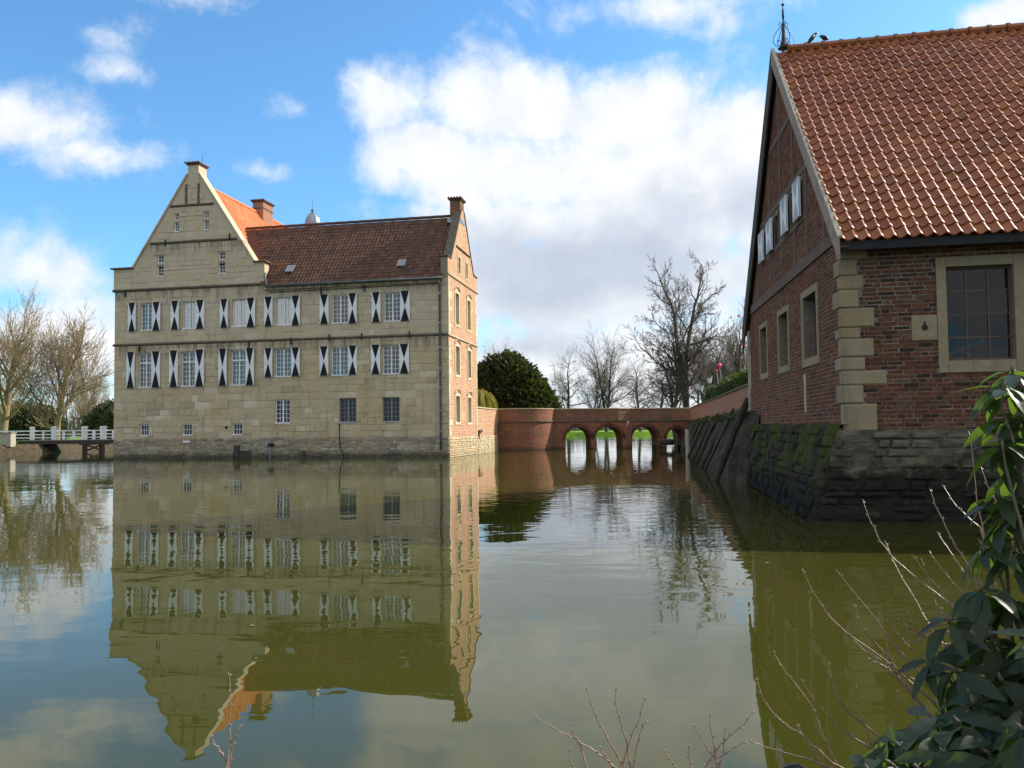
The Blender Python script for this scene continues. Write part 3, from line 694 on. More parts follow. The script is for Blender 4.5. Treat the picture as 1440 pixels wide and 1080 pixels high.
for s in (9.7, 2.68):
    mb = MB(); n = (HN*(-4.43)+Vector((0, 0, 3.84))).normalized(); b = H(s, 0, 0)
    def Q(a, r, k): return H(s+a, m_e0, m_z0) + up2.normalized()*r + n*k
    mb.hexa([Q(0, 1.05, .03), Q(.5, 1.05, .03), Q(.5, 1.65, .03), Q(0, 1.65, .03), Q(0, 1.05, .12), Q(.5, 1.05, .12), Q(.5, 1.65, .12), Q(0, 1.65, .12)]); mb.build('skylight', 'zinc', main_roof)
# eaves: gutter, moulded cornice below, downpipe
mb = MB(); mb.tube([H(.25, -.40, 10.17), H(11.1, -.40, 10.17)], .075, 8); mb.build('gutter', 'lead_pipe', castle, smooth=True)
mb = MB(); mb.box(H, 0.55, 11.3, -.20, 0, 9.98, 10.12); mb.build('eaves_cornice', 'sandstone', castle)
mb = MB(); mb.tube([H(.6, -.04, 9.9), H(11.0, -.04, 9.84)], .02, 4); mb.build('cable', 'iron', castle)
mb = MB(); mb.tube([H(.47, -.40, 10.15), H(.47, -.12, 9.75), H(.47, -.12, 1.0), H(.47, -.12, .42)], .06, 8); pipe = mb.build('downpipe', 'lead_pipe', castle, smooth=True)
for z in (9.3, 7.6, 6.2, 5.0, 3.9, 2.6, 1.4):
    mb = MB(); mb.tube([H(.47, -.12, z), H(.47, -.12, z+.09)], .075, 8); mb.build('pipe_collar', 'zinc', pipe)
mb = MB(); mb.tube([H(11.25, -.1, 11.0), H(11.2, -.28, 10.75), H(11.05, -.38, 10.35), H(11.0, -.4, 10.15)], .055, 8); mb.build('downpipe', 'lead_pipe', castle, smooth=True)
# brick east gable with its parapet
SW = [(1.5, 7.78, 2.36, 9.62), (4.4, 7.78, 5.2, 9.62), (1.5, 4.78, 2.40, 6.46), (4.45, 4.78, 5.2, 6.46), (1.46, 1.98, 2.36, 3.52), (4.36, 1.98, 5.2, 3.52), (2.28, 10.92, 2.74, 11.9), (4.15, 10.92, 4.55, 11.9)]
def Ps(s, z, d): return H(d, s, z)
mb = MB()
lowo = [(0, -.4), (6.9, -.4), (6.9, 10.45), (0, 10.45)]
wall_face(mb, Ps, lowo, [h for h in SW if h[1] < 10], .25, 0, 1)
wall_face(mb, Ps, [(-.05, 10.45), (7.1, 10.45), (7.1, 11.45), (-.05, 11.45)], [(h[0], h[1], h[2], 11.45) for h in SW if h[1] > 10], .25, 0, 1)
gtri = [(.62, 11.45), (6.1, 11.45), (3.75, 14.95), (3.15, 14.95)]
wall_face(mb, Ps, gtri, [(h[0], 11.45, h[2], h[3]) for h in SW if h[1] > 10], .25, 0, 1)
for a, b in (((-.05, 11.45), (.62, 11.45)), ((.62, 11.45), (3.15, 14.95)), ((3.15, 14.95), (3.75, 14.95)), ((3.75, 14.95), (6.1, 11.45)), ((6.1, 11.45), (7.1, 11.45)), ((7.1, 11.45), (7.1, 10.45)), ((-.05, 10.3), (-.05, 11.45))):
    mb.face([Ps(*a, 0), Ps(*b, 0), Ps(*b, .42), Ps(*a, .42)], None, 2 if a[1] < 11.5 and a[0] < .5 else 3)
for q in ([(-.05, 10.3), (7.1, 10.3), (7.1, 11.45), (-.05, 11.45)], gtri): mb.face([Ps(s, z, .42) for s, z in q])
mb.face([H(0, -.05, 10.3), H(.42, -.05, 10.3), H(.42, -.05, 11.45), H(0, -.05, 11.45)], None, 2)
mb.build('brick_gable_wall', ['brick_house', 'sandstone_pale', 'sandstone', 'mossy_band'], castle)
mb = MB()
for (a, b) in (((.62, 11.45), (3.15, 14.95)), ((6.1, 11.45), (3.75, 14.95))):
    d = Vector((b[0]-a[0], b[1]-a[1])).normalized(); nx = Vector((-d.y, d.x)) if a[0] < 3 else Vector((d.y, -d.x)); k = .07
    mb.prism([Ps(a[0], a[1], -.05), Ps(b[0], b[1], -.05), Ps(b[0]+nx.x*k, b[1]+nx.y*k, -.05), Ps(a[0]+nx.x*k, a[1]+nx.y*k, -.05)], HU*.52)
mb.build('gable_coping', 'mossy_band', castle)
cap_tiles('coping_tiles', H, -.06, .5, -.12, .68, 11.45, .18); cap_tiles('coping_tiles', H, -.06, .5, 6.1, 7.16, 11.45, .18)
chimney('chimney', H, .02, .66, 2.95, 3.85, 13.9, 15.55, 'brick_bridge')
mb = MB(); mb.box(H, -.03, .8, 2.85, 3.95, 14.15, 14.4); mb.build('chimney_flashing', 'zinc', castle)
Fs = lambda s, o, z: H(-o, s, z)
for s0, s1, z in ((-.08, 7.12, 10.38), (-.05, 6.95, 6.86), (1.85, 5.15, 12.38)): moulding('string_course', s0, s1, z, .13, .09, 'mossy_band' if z > 11 else 'sandstone', flip=Fs)
srub = coursing([(0.0, -.3), (13.2, -.3), (13.2, 1.12), (0.0, 1.12)], [], -.3, 1.12, .07, .15, .14, .55, .010, rn)
lay_pieces('base_stone', 'sandstone_pale', castle, [q for q in srub if q[2] < 6.9], HC, HN, -HU, lambda r: .02+r.random()*.03, .06, 0, lambda q: 0, [.2, .4, .5, .6, .75, .95], rn, 'base_stones', .6)
# stone quoins of the brick gable (pale), right edge and left edge
for side in (0, 1):
    z = 1.15; i = 0
    while z < 10.2:
        h = rn.uniform(.28, .45); w = rn.choice((.22, .34, .5)) if i % 2 else rn.choice((.3, .55, .7))
        if abs(z+h-6.9) > .2:
            mb = MB(); s0, s1 = (0.0, w) if side == 0 else (6.9-w*.6, 6.9)
            mb.box(H, -.018, .1, s0-.004, s1, z+.006, min(z+h-.006, 10.36), 0, rn.choice((.4, .6, .8))); mb.build('quoin_stone', 'sandstone_pale', castle)
        z += h; i += 1

# windows -----------------------------------------------------------------
def window(fr, s0, z0, s1, z1, cols, rows, d, frame_mat, glass, behind, transom=None, sill=True, mull=True, half=None, out=1):
    """fr(s, d, z): frame as the part; bars, pane, curtain, sill as its pieces"""
    f = .055; mb = MB()
    def bx(a0, a1, b0, b1, dd0, dd1, m=mb): m.box(lambda u, v, z: fr(u, v, z), a0, a1, dd0, dd1, b0, b1)
    bx(s0, s0+f, z0, z1, d-.05, d+.03); bx(s1-f, s1, z0, z1, d-.05, d+.03); bx(s0+f, s1-f, z0, z0+f, d-.05, d+.03); bx(s0+f, s1-f, z1-f, z1, d-.05, d+.03)
    w = mb.build('window', frame_mat, castle); a0, a1, b0, b1 = s0+f, s1-f, z0+f, z1-f
    bars = MB(); cx = (s0+s1)/2
    if mull: bx(cx-.045, cx+.045, b0, b1, d-.045, d+.02, bars)
    if transom: bx(a0, a1, transom-.045, transom+.045, d-.048, d+.018, bars)
    cw = (a1-a0)/cols
    for i in range(1, cols):
        if mull and i*2 == cols: continue
        x = a0+cw*i; bx(x-.014, x+.014, b0, b1, d-.02, d+.012, bars)
    for j in range(1, rows):
        z = b0+(b1-b0)*j/rows
        if transom and abs(z-transom) < .1: continue
        bx(a0, a1, z-.013, z+.013, d-.022, d+.010, bars)
    bars.build('glazing_bars', frame_mat, w)
    g = MB(); g.face([fr(a0, d, b0), fr(a1, d, b0), fr(a1, d, b1), fr(a0, d, b1)]); g.build('pane', glass, w)
    if behind == 'curtain':
        c = MB(); k = 14
        for lo, hi in ((a0-.05, cx-.02), (cx+.02, a1+.05)):
            xs = [lo+(hi-lo)*i/k for i in range(k+1)]; ds = [d+.12+.025*math.sin(i*2.1+s0) for i in range(k+1)]
            for i in range(k): c.face([fr(xs[i], ds[i], b0-.1), fr(xs[i+1], ds[i+1], b0-.1), fr(xs[i+1], ds[i+1], b1+.1), fr(xs[i], ds[i], b1+.1)])
        c.build('curtain', 'curtain', w)
    else:
        c = MB(); c.face([fr(s0-.1, d+.5, z0-.1), fr(s1+.1, d+.5, z0-.1), fr(s1+.1, d+.5, z1+.1), fr(s0-.1, d+.5, z1+.1)])
        for a, b in ((s0-.1, s0-.1), (s1+.1, s1+.1)): c.face([fr(a, d+.04, z0-.1), fr(a, d+.5, z0-.1), fr(a, d+.5, z1+.1), fr(a, d+.04, z1+.1)])
        c.face([fr(s0-.1, d+.04, z1+.1), fr(s1+.1, d+.04, z1+.1), fr(s1+.1, d+.5, z1+.1), fr(s0-.1, d+.5, z1+.1)])
        c.build('dark_room', 'room_dark' if behind == 'room' else 'deep_dark', w)
    if sill:
        m2 = MB(); m2.box(lambda u, v, z: fr(u, v, z), s0-.01, s1+.01, -.04 if d > .05 else d-.1, d-.05, z0-.02, z0+.045); m2.build('sill', 'white_paint' if frame_mat != 'grey_frame' else 'zinc', w)
    return w
fH = lambda s, d, z: H(s, d, z)
for i, (s0, z0, s1, z1, k) in enumerate(W):
    if k == 'upper': window(fH, s0, z0, s1, z1, 4, 6, .14, 'white_paint', 'glass_shiny' if i in (1, 2, 3) else 'glass', 'room' if i in (1, 2) else 'curtain')
    elif k == 'tall': window(fH, s0, z0, s1, z1, 4, 7, .14, 'white_paint', 'glass', 'curtain' if i != 7 else 'room', transom=z0+(z1-z0)*5/7)
    elif k == 'mid': window(fH, s0, z0, s1, z1, 4, 6, .14, 'white_paint', 'glass', 'curtain' if s0 > 4 else 'room')
    elif k == 'ground': window(fH, s0, z0, s1, z1, 4, 5, .12, 'white_paint', 'glass_dark', 'dark')
    elif k == 'grey': window(fH, s0, z0, s1, z1, 4, 5, .16, 'grey_frame', 'glass_dark', 'dark')
    elif k == 'small': window(fH, s0, z0, s1, z1, 3, 2, .12, 'white_paint', 'glass_dark', 'dark', mull=False)
for s0, z0, s1, z1, k in G:
    zm = z0+(z1-z0)*.58
    window(fH, s0, z0, s1, zm-.05, 2, 3, .12, 'white_paint', 'glass_dark', 'room', mull=False); window(fH, s0, zm+.07, s1, z1, 2, 2, .12, 'white_paint', 'glass_dark', 'room', mull=False, sill=False)
    mb = MB(); mb.box(H, s0, s1, -.02, .2, zm-.05, zm+.07, 0, .4); mb.build('stone_transom', 'sandstone', castle)
    mb = MB(); mb.box(H, s0-.16, s1+.16, -.03, 0.02, z1, z1+.17, 0, .3); mb.build('lintel', 'sandstone', castle)
# one lit lamp seen in the ground floor window
mb = MB(); mb.lathe(H(9.98, .45, 2.42), [(.02, 0), (.09, .04), (.07, .16), (.03, .2)], 8); mb.build('table_lamp', 'pink' if False else 'curtain', castle)
fS = lambda s, d, z: H(d, s, z)
for q in SW:
    window(fS, *q, 4 if q[1] < 10 else 2, 6 if q[1] < 10 else 4, .2, 'white_paint', 'glass', 'curtain' if q[1] < 10 else 'dark', mull=q[1] < 10, sill=False)
    t_ = .15 if q[1] < 10 else .10; mb = MB(); fb = lambda u, v, z: H(v, u, z)
    for a in ((q[0]-t_, q[0], q[1]-t_, q[3]+t_), (q[2], q[2]+t_, q[1]-t_, q[3]+t_), (q[0], q[2], q[1]-t_, q[1]), (q[0], q[2], q[3], q[3]+t_)): mb.box(fb, a[0], a[1], -.03, .02, a[2], a[3], 0, rn.choice((.6, .8)))
    mb.build('stone_surround', 'sandstone_pale', castle)
    if q[1] < 10:
        mb = MB(); c = (q[0]+q[2])/2
        mb.tube([H(-.02, c+.62*math.cos(a), q[3]+.12+.28*math.sin(a)) for a in [math.pi*i/8 for i in range(9)]], .05, 5); mb.build('relieving_arch', 'brick_wall', castle)
# shutters: white boards with black hourglass triangles
SH = []
for a, b in (((20.44, 19.86), (18.78, 18.18)), ((17.52, 16.93), (15.84, 15.26)), ((14.23, 13.66), (12.51, 11.90)), ((11.35, 10.8), (9.62, 9.03)), ((7.81, 7.24), (6.04, 5.48)), ((4.59, 4.03), (2.86, 2.27))):
    SH += [(a[1], a[0], 7.80, 9.57), (b[1], b[0], 7.80, 9.57)]
for a, b in (((20.51, 19.93), (18.8, 18.2)), ((17.59, 17.0), (15.87, 15.24)), ((14.31, 13.72), (12.54, 11.95))): SH += [(a[1], a[0], 4.31, 6.55), (b[1], b[0], 4.31, 6.55)]
for a, b in (((11.34, 10.78), (9.61, 9.03)), ((7.82, 7.24), (6.04, 5.48)), ((4.64, 4.06), (2.92, 2.33))): SH += [(a[1], a[0], 4.78, 6.51), (b[1], b[0], 4.78, 6.51)]
def tri_shutter(fr, s0, s1, z0, z1, d, board, paint, parent, tilt=0.0, th=.045):
    f0 = fr; fr = lambda u, v, z: f0(u, v - tilt*(s1-u), z)
    mb = MB(); mb.box(lambda u, v, z: fr(u, v, z), s0, s1, d-th, d, z0, z1); sh = mb.build('shutter', board, parent)
    e = .035; cx, cz = (s0+s1)/2, (z0+z1)/2
    for tri in ([(s0+e, z1-.005), (s1-e, z1-.005), (cx, cz+.02)], [(s0+e, z0+.005), (s1-e, z0+.005), (cx, cz-.02)]):
        m = MB(); p = [fr(a, d-th-.004, b) for a, b in tri]; q = [fr(a, d-th+.003, b) for a, b in tri]
        m.face(p)
        for i in range(3): m.face([p[i], q[i], q[(i+1) % 3], p[(i+1) % 3]])
        m.build('painted_triangle', paint, sh)
    m = MB()
    for z in (z0+.25, z1-.25): m.box(lambda u, v, zz: fr(u, v, zz), s1-.02, s1+.05, d-.05, d-.01, z-.02, z+.02)
    m.build('hinge', 'iron', sh)
for s0, s1, z0, z1 in SH: tri_shutter(fH, s0, s1, z0+rn.uniform(-.015, .015), z1+rn.uniform(-.015, .015), -.035, 'white_paint', 'black_paint', castle, rn.uniform(0, .14))
# iron wall anchors, small slit, sign plate, cable and iron bits by the water
for s, z in ((20.6, 10.15), (17.9, 13.2), (13.6, 13.35), (19.6, 6.75), (12.3, 6.75), (9.6, 6.9), (7.2, 7.02), (5.2, 7.02), (2.3, 7.05), (7.7, 9.8), (5.0, 9.85)):
    mb = MB(); mb.box(H, s-.02, s+.02, -.16, -.05, z-.22, z+.18); mb.build('wall_anchor', 'iron', castle)
mb = MB(); mb.box(H, 13.72, 13.88, -.03, .0, 1.75, 2.1); mb.build('wall_slit', 'deep_dark', castle)
mb = MB(); mb.box(H, 16.15, 16.62, -.09, -.04, .93, 1.05); mb.build('notice_plate', 'white_paint', castle)
mb = MB(); mb.tube([H(6.6, -.05, 1.95), H(6.6, -.05, 1.1), H(6.5, -.1, .5), H(6.35, -.14, .2), H(6.3, -.15, -.1)], .03, 5); mb.build('cable', 'iron', castle)
mb = MB(); mb.tube([H(10.9, -.05, 1.2), H(10.88, -.12, .9), H(10.9, -.14, -.1)], .025, 5); mb.build('cable', 'zinc', castle)
mb = MB(); mb.lathe(H(10.85, -.16, .68), [(.12, 0), (.2, .06), (.18, .16), (.08, .2)], 8); mb.build('outlet', 'deep_dark', castle)
for s in (8.75,): mb = MB(); mb.tube([H(s, -.2, -.2), H(s, -.2, .42)], .05, 6); mb.build('mooring_post', 'dark_wood', castle)
mb = MB(); mb.box(H, 12.2, 13.3, -.10, -.02, -.1, .42, 0, .1); mb.box(H, 12.9, 13.25, -.13, -.04, .1, .75); mb.build('iron_grate', 'dark_wood', castle)
# roof lantern behind the ridge
mb = MB(); mb.lathe(H(12.1, 8.3, 0), [(.48, 10.5), (.48, 16.0)], 8); tur = mb.build('roof_lantern', 'zinc', castle)
mb = MB(); mb.lathe(H(12.1, 8.3, 15.9), [(.55, 0), (.54, .3), (.46, .6), (.3, .82), (.12, .96), (.05, 1.02)], 8); mb.build('dome', 'zinc', tur)
mb = MB(); mb.lathe(H(12.1, 8.3, 16.88), [(.05, 0), (.03, .05), (.1, .1), (.1, .16), (.03, .22), (.015, .25), (.012, .95)], 6); mb.build('finial', 'iron', tur)

# garden wall between castle and bridge, continuing the brick gable
gw = thing('garden_wall', 'sunlit brick wall with stone foot joining the castle gable to the bridge', 'wall', tuple(H(0, 6.9, 0)))
mb = MB(); mb.box(H, .06, .5, 6.92, 13.25, 1.1, 2.95); mb.build('brickwork', 'brick_house', gw)
mb = MB(); mb.box(H, .04, .52, 6.92, 13.27, -.4, 1.1); mb.build('stone_foot', 'sandstone_pale', gw)
lay_pieces('base_stone', 'sandstone_pale', gw, [q for q in srub if q[0] > 6.92], H(.03, 0, 0), HN, -HU, lambda r: .01+r.random()*.03, .04, 0, lambda q: 0, [.2, .4, .5, .6, .75, .95], rn, 'base_stones', .6)
mb = MB(); mb.box(H, .0, .56, 6.92, 13.3, 2.95, 3.03); mb.build('coping', 'sandstone', gw)
mb = MB(); mb.box(H, -.05, .05, 7.3, 8.2, 1.35, 1.5); mb.box(H, -.03, .05, 7.3, 7.42, .9, 1.35); mb.build('iron_bracket', 'dark_wood', gw)

# ------------------------------------------------------------------ moat bridge
bridge = thing('moat_bridge', 'old red brick arched bridge over the moat with rounded bastion end', 'bridge', (6, 62, 0))
BC, BR = Vector((.2, 62.6)), 3.0
arc = [(BC.x+BR*math.cos(a), BC.y+BR*math.sin(a)) for a in [R(246+(348-246)*i/18) for i in range(19)]]
mb = MB(); s = 0
def strip(mb, line, z0, z1, mat=0, inset=0):
    s = 0
    for i in range(len(line)-1):
        a, b = line[i], line[i+1]; e = math.hypot(b[0]-a[0], b[1]-a[1])
        mb.face([Vector((*a, z0)), Vector((*b, z0)), Vector((*b, z1)), Vector((*a, z1))], [(s, z0), (s+e, z0), (s+e, z1), (s, z1)], mat); s += e
def ring_off(line, d):
    out = []
    for i, p in enumerate(line):
        a, b = Vector(line[max(i-1, 0)]), Vector(line[min(i+1, len(line)-1)]); t = (b-a).normalized(); out.append((p[0]+t.y*d, p[1]-t.x*d))
    return out
arc_in = ring_off(arc, -.45)
strip(mb, arc, -.4, 2.06); strip(mb, arc, 2.06, 2.98); strip(mb, arc_in, 1.8, 2.98)
mb.build('bastion_wall', 'brick_bridge_red', bridge)
def ledge(name, line, z, h, out, mat='mossy_band'):
    mb = MB(); o = ring_off(line, out); i_ = ring_off(line, -.02)
    strip(mb, o, z, z+h)
    for k in range(len(line)-1):
        for zz in (z, z+h): mb.face([Vector((*o[k], zz)), Vector((*o[k+1], zz)), Vector((*i_[k+1], zz)), Vector((*i_[k], zz))])
    return mb.build(name, mat, bridge)
def coping(line, z, name='coping', mat='sandstone'):
    mb = MB(); o = ring_off(line, .05); i_ = ring_off(line, -.5); strip(mb, o, z, z+.07); strip(mb, i_, z, z+.07)
    for k in range(len(line)-1):
        mb.face([Vector((*o[k], z+.07)), Vector((*o[k+1], z+.07)), Vector((*i_[k+1], z+.07)), Vector((*i_[k], z+.07))]); mb.face([Vector((*o[k], z)), Vector((*o[k+1], z)), Vector((*i_[k+1], z)), Vector((*i_[k], z))])
    return mb.build(name, mat, bridge)
ledge('string_course', arc, 2.06, .09, .09); coping(arc, 2.98)
def arch_wall(P, L, arches, z1, depth, mb, n=14):
    """front skin with arches (x0, x1, spring, crown); barrel reveals to depth"""
    x = 0
    def quad(a, b, za, zb):
        mb.face([P(a, 0, za), P(b, 0, za), P(b, 0, zb), P(a, 0, zb)], [(a, za), (b, za), (b, zb), (a, zb)])
    for x0, x1, sp, cr in arches:
        quad(x, x0, -.4, z1); c, r = (x0+x1)/2, (x1-x0)/2
        pts = [(c-r*math.cos(math.pi*i/n), sp+(cr-sp)*math.sin(math.pi*i/n)) for i in range(n+1)]
        for i in range(n):
            (xa, za), (xb, zb) = pts[i], pts[i+1]
            mb.face([P(xa, 0, za), P(xb, 0, zb), P(xb, 0, z1), P(xa, 0, z1)], [(xa, za), (xb, zb), (xb, z1), (xa, z1)])
            mb.face([P(xa, 0, za), P(xb, 0, zb), P(xb, depth, zb), P(xa, depth, za)], [(0, za), (.1, zb), (.1+depth, zb), (depth, za)])
        for xx in (x0, x1): mb.face([P(xx, 0, -.4), P(xx, depth, -.4), P(xx, depth, sp), P(xx, 0, sp)], [(0, -.4), (depth, -.4), (depth, sp), (0, sp)])
        x = x1
    quad(x, L, -.4, z1)
B0, B1 = Vector((2.95, 61.75, 0)), Vector((8.62, 62.2, 0)); C0, C1 = Vector((9.02, 62.55, 0)), Vector((13.75, 62.9, 0))
def segP(a, b):
    d = (b-a); L = d.length; d = d/L; nn = Vector((-d.y, d.x, 0))
    return (lambda x, y, z: a + d*x + nn*y + Vector((0, 0, z))), L
PA, LA = segP(B0, B1); PC, LC = segP(C0, C1)
mb = MB()
arch_wall(PA, LA, [(1.02, 2.95, .72, 1.64), (3.28, 5.36, .72, 1.66)], 2.05, 2.4, mb)
mb.face([PA(0, 2.4, 2.05), PA(LA, 2.4, 2.05), PA(LA, 2.8, 2.95), PA(0, 2.8, 2.95)])
arch_wall(PC, LC, [(.04, 2.04, .72, 1.64), (2.70, 4.15, .66, 1.45)], 2.05, 2.1, mb)
strip(mb, [(B1.x, B1.y), (C0.x, C0.y)], -.4, 2.05)
for P_, L_, dep in ((PA, LA, 2.4), (PC, LC, 2.1)):
    mb.face([P_(0, 0, 2.05), P_(L_, 0, 2.05), P_(L_, dep+.5, 2.05), P_(0, dep+.5, 2.05)])
mb.build('arch_wall', 'brick_bridge_red', bridge)
bl = [(p.x, p.y) for p in (B0+Vector((0, .03, 0)), B1+Vector((-.6, .03, 0)), C0+Vector((-.02, .35, 0)), C1+Vector((0, .3, 0)))]
mb = MB(); strip(mb, bl, 2.05, 2.98); strip(mb, ring_off(bl, -.45), 2.05, 2.98); mb.build('parapet', 'brick_bridge', bridge)
ledge('string_course', [(B0.x, B0.y), (B1.x, B1.y)], 2.05, .08, .08); ledge('string_course', [(C0.x, C0.y), (C1.x, C1.y)], 2.05, .08, .08); coping(bl, 2.98)
# far parapet so that the bridge has a back
mb = MB(); far = [(p[0]-.15, p[1]+2.4) for p in bl]; strip(mb, far, 1.62, 2.9); strip(mb, ring_off(far, -.4), 1.62, 2.9); mb.build('far_parapet', 'brick_bridge', bridge)
# voussoir rings round the arches
for P_, ars in ((PA, [(1.02, 2.95, .72, 1.64), (3.28, 5.36, .72, 1.66)]), (PC, [(.04, 2.04, .72, 1.64), (2.70, 4.15, .66, 1.45)])):
    for x0, x1, sp, cr in ars:
        c, r = (x0+x1)/2, (x1-x0)/2; mb = MB(); n = 26
        for i in range(n):
            a0, a1 = math.pi*(i+.08)/n, math.pi*(i+.92)/n; q = []
            for a, k in ((a0, 0), (a1, 0), (a1, .24), (a0, .24)): q.append(P_(c-(r+k)*math.cos(a), -.02, sp+(cr-sp+k)*math.sin(a)))
            mb.prism(q, Vector((0, .06, 0)), 0, rn.random())
        mb.build('arch_ring', 'brick_red', bridge, None, 'stuff')

# ------------------------------------------------------------------ farm building on the right
G_A, F_A = R(7.2), R(11)
GV = Vector((math.sin(G_A), math.cos(G_A), 0)); GM = Vector((math.cos(G_A), -math.sin(G_A), 0))      # gable runs along GV, outward is -GM
FU = Vector((math.cos(F_A), -math.sin(F_A), 0)); FN = Vector((-math.sin(F_A), -math.cos(F_A), 0))    # front runs along FU, outward is FN
C2 = Vector((5.39, 13.4, 0)); BF = Frame(C2, FU, GV)
barn = thing('brick_farm_building', 'red brick farm building with pantile roof and sandstone quoins rising from a mossy plinth', 'building', tuple(C2))
rb = random.Random(5)
BL, BWD = 8.0, 9.2
def Pfr(s, z, d): return C2 + FU*s - FN*d + Vector((0, 0, z))
def Pg(s, z, d): return C2 + GV*s + GM*d + Vector((0, 0, z))
fw_hole = [(1.44, 2.33, 2.76, 4.18)]; fopen = (1.59, 2.52, 2.57, 4.02)
front_out = [(0, 1.3), (BL, 1.3), (BL, 4.6), (0, 4.6)]
ghol = [(1.56, 2.82, 2.72, 4.0), (4.12, 2.84, 5.10, 3.98), (6.62, 2.84, 7.50, 3.98)]     # clear openings incl. surround margin handled below
GS = [(1.44, 2.64, 2.80, 4.12), (4.0, 2.68, 5.22, 4.1), (6.5, 2.68, 7.62, 4.08)]
GO = [(1.58, 2.80, 2.66, 3.98), (4.12, 2.83, 5.10, 3.97), (6.61, 2.83, 7.51, 3.95)]
# backing walls of mortar behind the loose bricks
mb = MB(); wall_face(mb, Pfr, front_out, [fopen], .3); mb.build('front_wall', 'mortar', barn)
gtri2 = [(0, 4.6), (9.2, 4.6), (4.6, 9.62)]
UW = [(3.05, 5.62, 3.6, 6.32), (4.30, 5.62, 4.78, 6.3), (4.9, 5.62, 5.30, 6.28), (6.02, 5.6, 6.42, 6.26)]
mb = MB(); wall_face(mb, Pg, [(0, 1.3), (9.2, 1.3), (9.2, 4.6), (0, 4.6)], GO, .34); wall_face(mb, Pg, gtri2, UW, .2)
mb.face([Pg(9.2, 1.3, 0), Pg(9.2, 1.3, 8), Pg(9.2, 4.6, 8), Pg(9.2, 4.6, 0)]); mb.face([BF(BL, 0, 1.3), BF(BL, 9.2, 1.3), BF(BL, 9.2, 4.6), BF(BL, 0, 4.6)]); mb.face([BF(BL, 0, 4.6), BF(BL, 9.2, 4.6), BF(BL, 4.6, 9.62)])
mb.build('gable_wall', 'mortar', barn)
def brick_courses(outline, hol, z0, z1, L, rnd, bw=.25, bh=.071, gap=.005):
    xs = [p[0] for p in outline]; lo, hi = min(xs), max(xs); out = []; z = z0; k = 0
    while z < z1-.04:
        x = lo - (bw*.25 if k % 2 else bw*.5) - rnd.uniform(0, .05)
        while x < hi:
            w = bw*rnd.uniform(.92, 1.06) if (k % 2 == 0 or rnd.random() < .55) else bw*.5*rnd.uniform(.9, 1.1)
            r = [(max(x, lo)+gap, z+gap+rnd.uniform(-.001, .001), min(x+w, hi)-gap, z+bh-gap*.9+rnd.uniform(-.001, .001))]; x += w
            for o in hol: r = rect_minus(r, o)
            for q in r:
                if q[2]-q[0] > .035 and q[3]-q[1] > .018 and all(inside(outline, a, b) for a in (q[0], q[2]) for b in (q[1], q[3])): out.append(q)
        z += bh; k += 1
    return out
# quoins first: (front length, gable length, z0, z1)
QZ = [1.30, 1.36, 1.86, 2.16, 2.40, 2.62, 2.92, 3.10, 3.42, 3.72, 3.95, 4.22, 4.52]
QL = [(.62, .30), (.50, .12), (.30, .34), (.66, .16), (.34, .40), (.48, .14), (.28, .36), (.50, .14), (.27, .42), (.34, .16), (.26, .34), (.42, .12)]
qholes_f, qholes_g = [], []
for i, (lf, lg) in enumerate(QL):
    z0, z1 = QZ[i], QZ[i+1]; g = .008
    o = .02 + .006*(i % 3); mbq = MB(); O2 = C2 - GM*o + FN*o if True else C2
    c = [O2, O2+FU*lf+FU*o, O2+FU*lf+FU*o+GV*.2, O2+GV*lg+GM*.2+GV*.0, ]
    # L-shaped block wrapped round the corner, split into two leaves welded at the corner
    a0 = C2 + FN*o - GM*o; a1 = C2 + FU*lf + FN*o; a2 = a1 - FN*.25; b1 = C2 + GV*lg - GM*o; b2 = b1 + GM*.25; inn = C2 + FU*.24 - FN*.25
    for ring in ([a0, a1, a2, inn], [a0, inn, b2, b1]):
        bot = [p+Vector((0, 0, z0+g)) for p in ring]; top = [p+Vector((0, 0, z1-g)) for p in ring]; mbq.hexa(bot+top, 0, rb.choice((.35, .5, .6, .75)))
    me = mbq.build('quoin_stone', 'quoin', barn, fix=True)
    bv = me.modifiers.new('bevel', 'BEVEL'); bv.width = .022; bv.segments = 2; bv.limit_method = 'ANGLE'
    qholes_f.append((-.1, z0-.004, lf+.008, z1+.004)); qholes_g.append((-.1, z0-.004, lg+.008, z1+.004))
plate = (1.06, 2.86, 1.437, 3.26)
fbr = brick_courses(front_out, fw_hole+qholes_f+[(plate[0]-.008, plate[1]-.008, plate[2]+.02, plate[3]+.008)], 1.40, 4.56, BL, rb)
lay_pieces('brick', 'brick_red', barn, fbr, C2, FU, FN, lambda r: .006+r.random()*.008, .05, 300,
           lambda q: (0 if q[2] < 3.3 else 5) + abs(q[0]-1.6)*.25 + abs(q[1]-2.1)*.3, [0, .1, .25, .35, .45, .5, .55, .65, .75, .9], rb, 'brickwork', .5)
gb = brick_courses([(0, 1.3), (9.2, 1.3), (9.2, 4.52), (0, 4.52)], GS+qholes_g+[(2.62, 1.75, 2.76, 2.55)], 1.46, 4.50, BWD, rb)
gt = brick_courses([(0.3, 4.74), (8.9, 4.74), (4.6, 9.35)], [(2.35, 5.5, 7.1, 6.42), (0, 6.42, 9.2, 6.56), (0, 7.85, 9.2, 7.99)]+[(x-.07, 4.7, x+.07, 9.4) for x in (.9, 2.2, 3.3, 4.6, 5.9, 7.1, 8.3)], 4.74, 9.3, BWD, rb)
lay_pieces('brick', 'brick_gable', barn, gb+gt, C2, GV, -GM, lambda r: .006+r.random()*.008, .05, 0, lambda q: 0, [.1, .25, .35, .45, .5, .55, .6, .65, .75, .9], rb, 'gable_brickwork', .5)
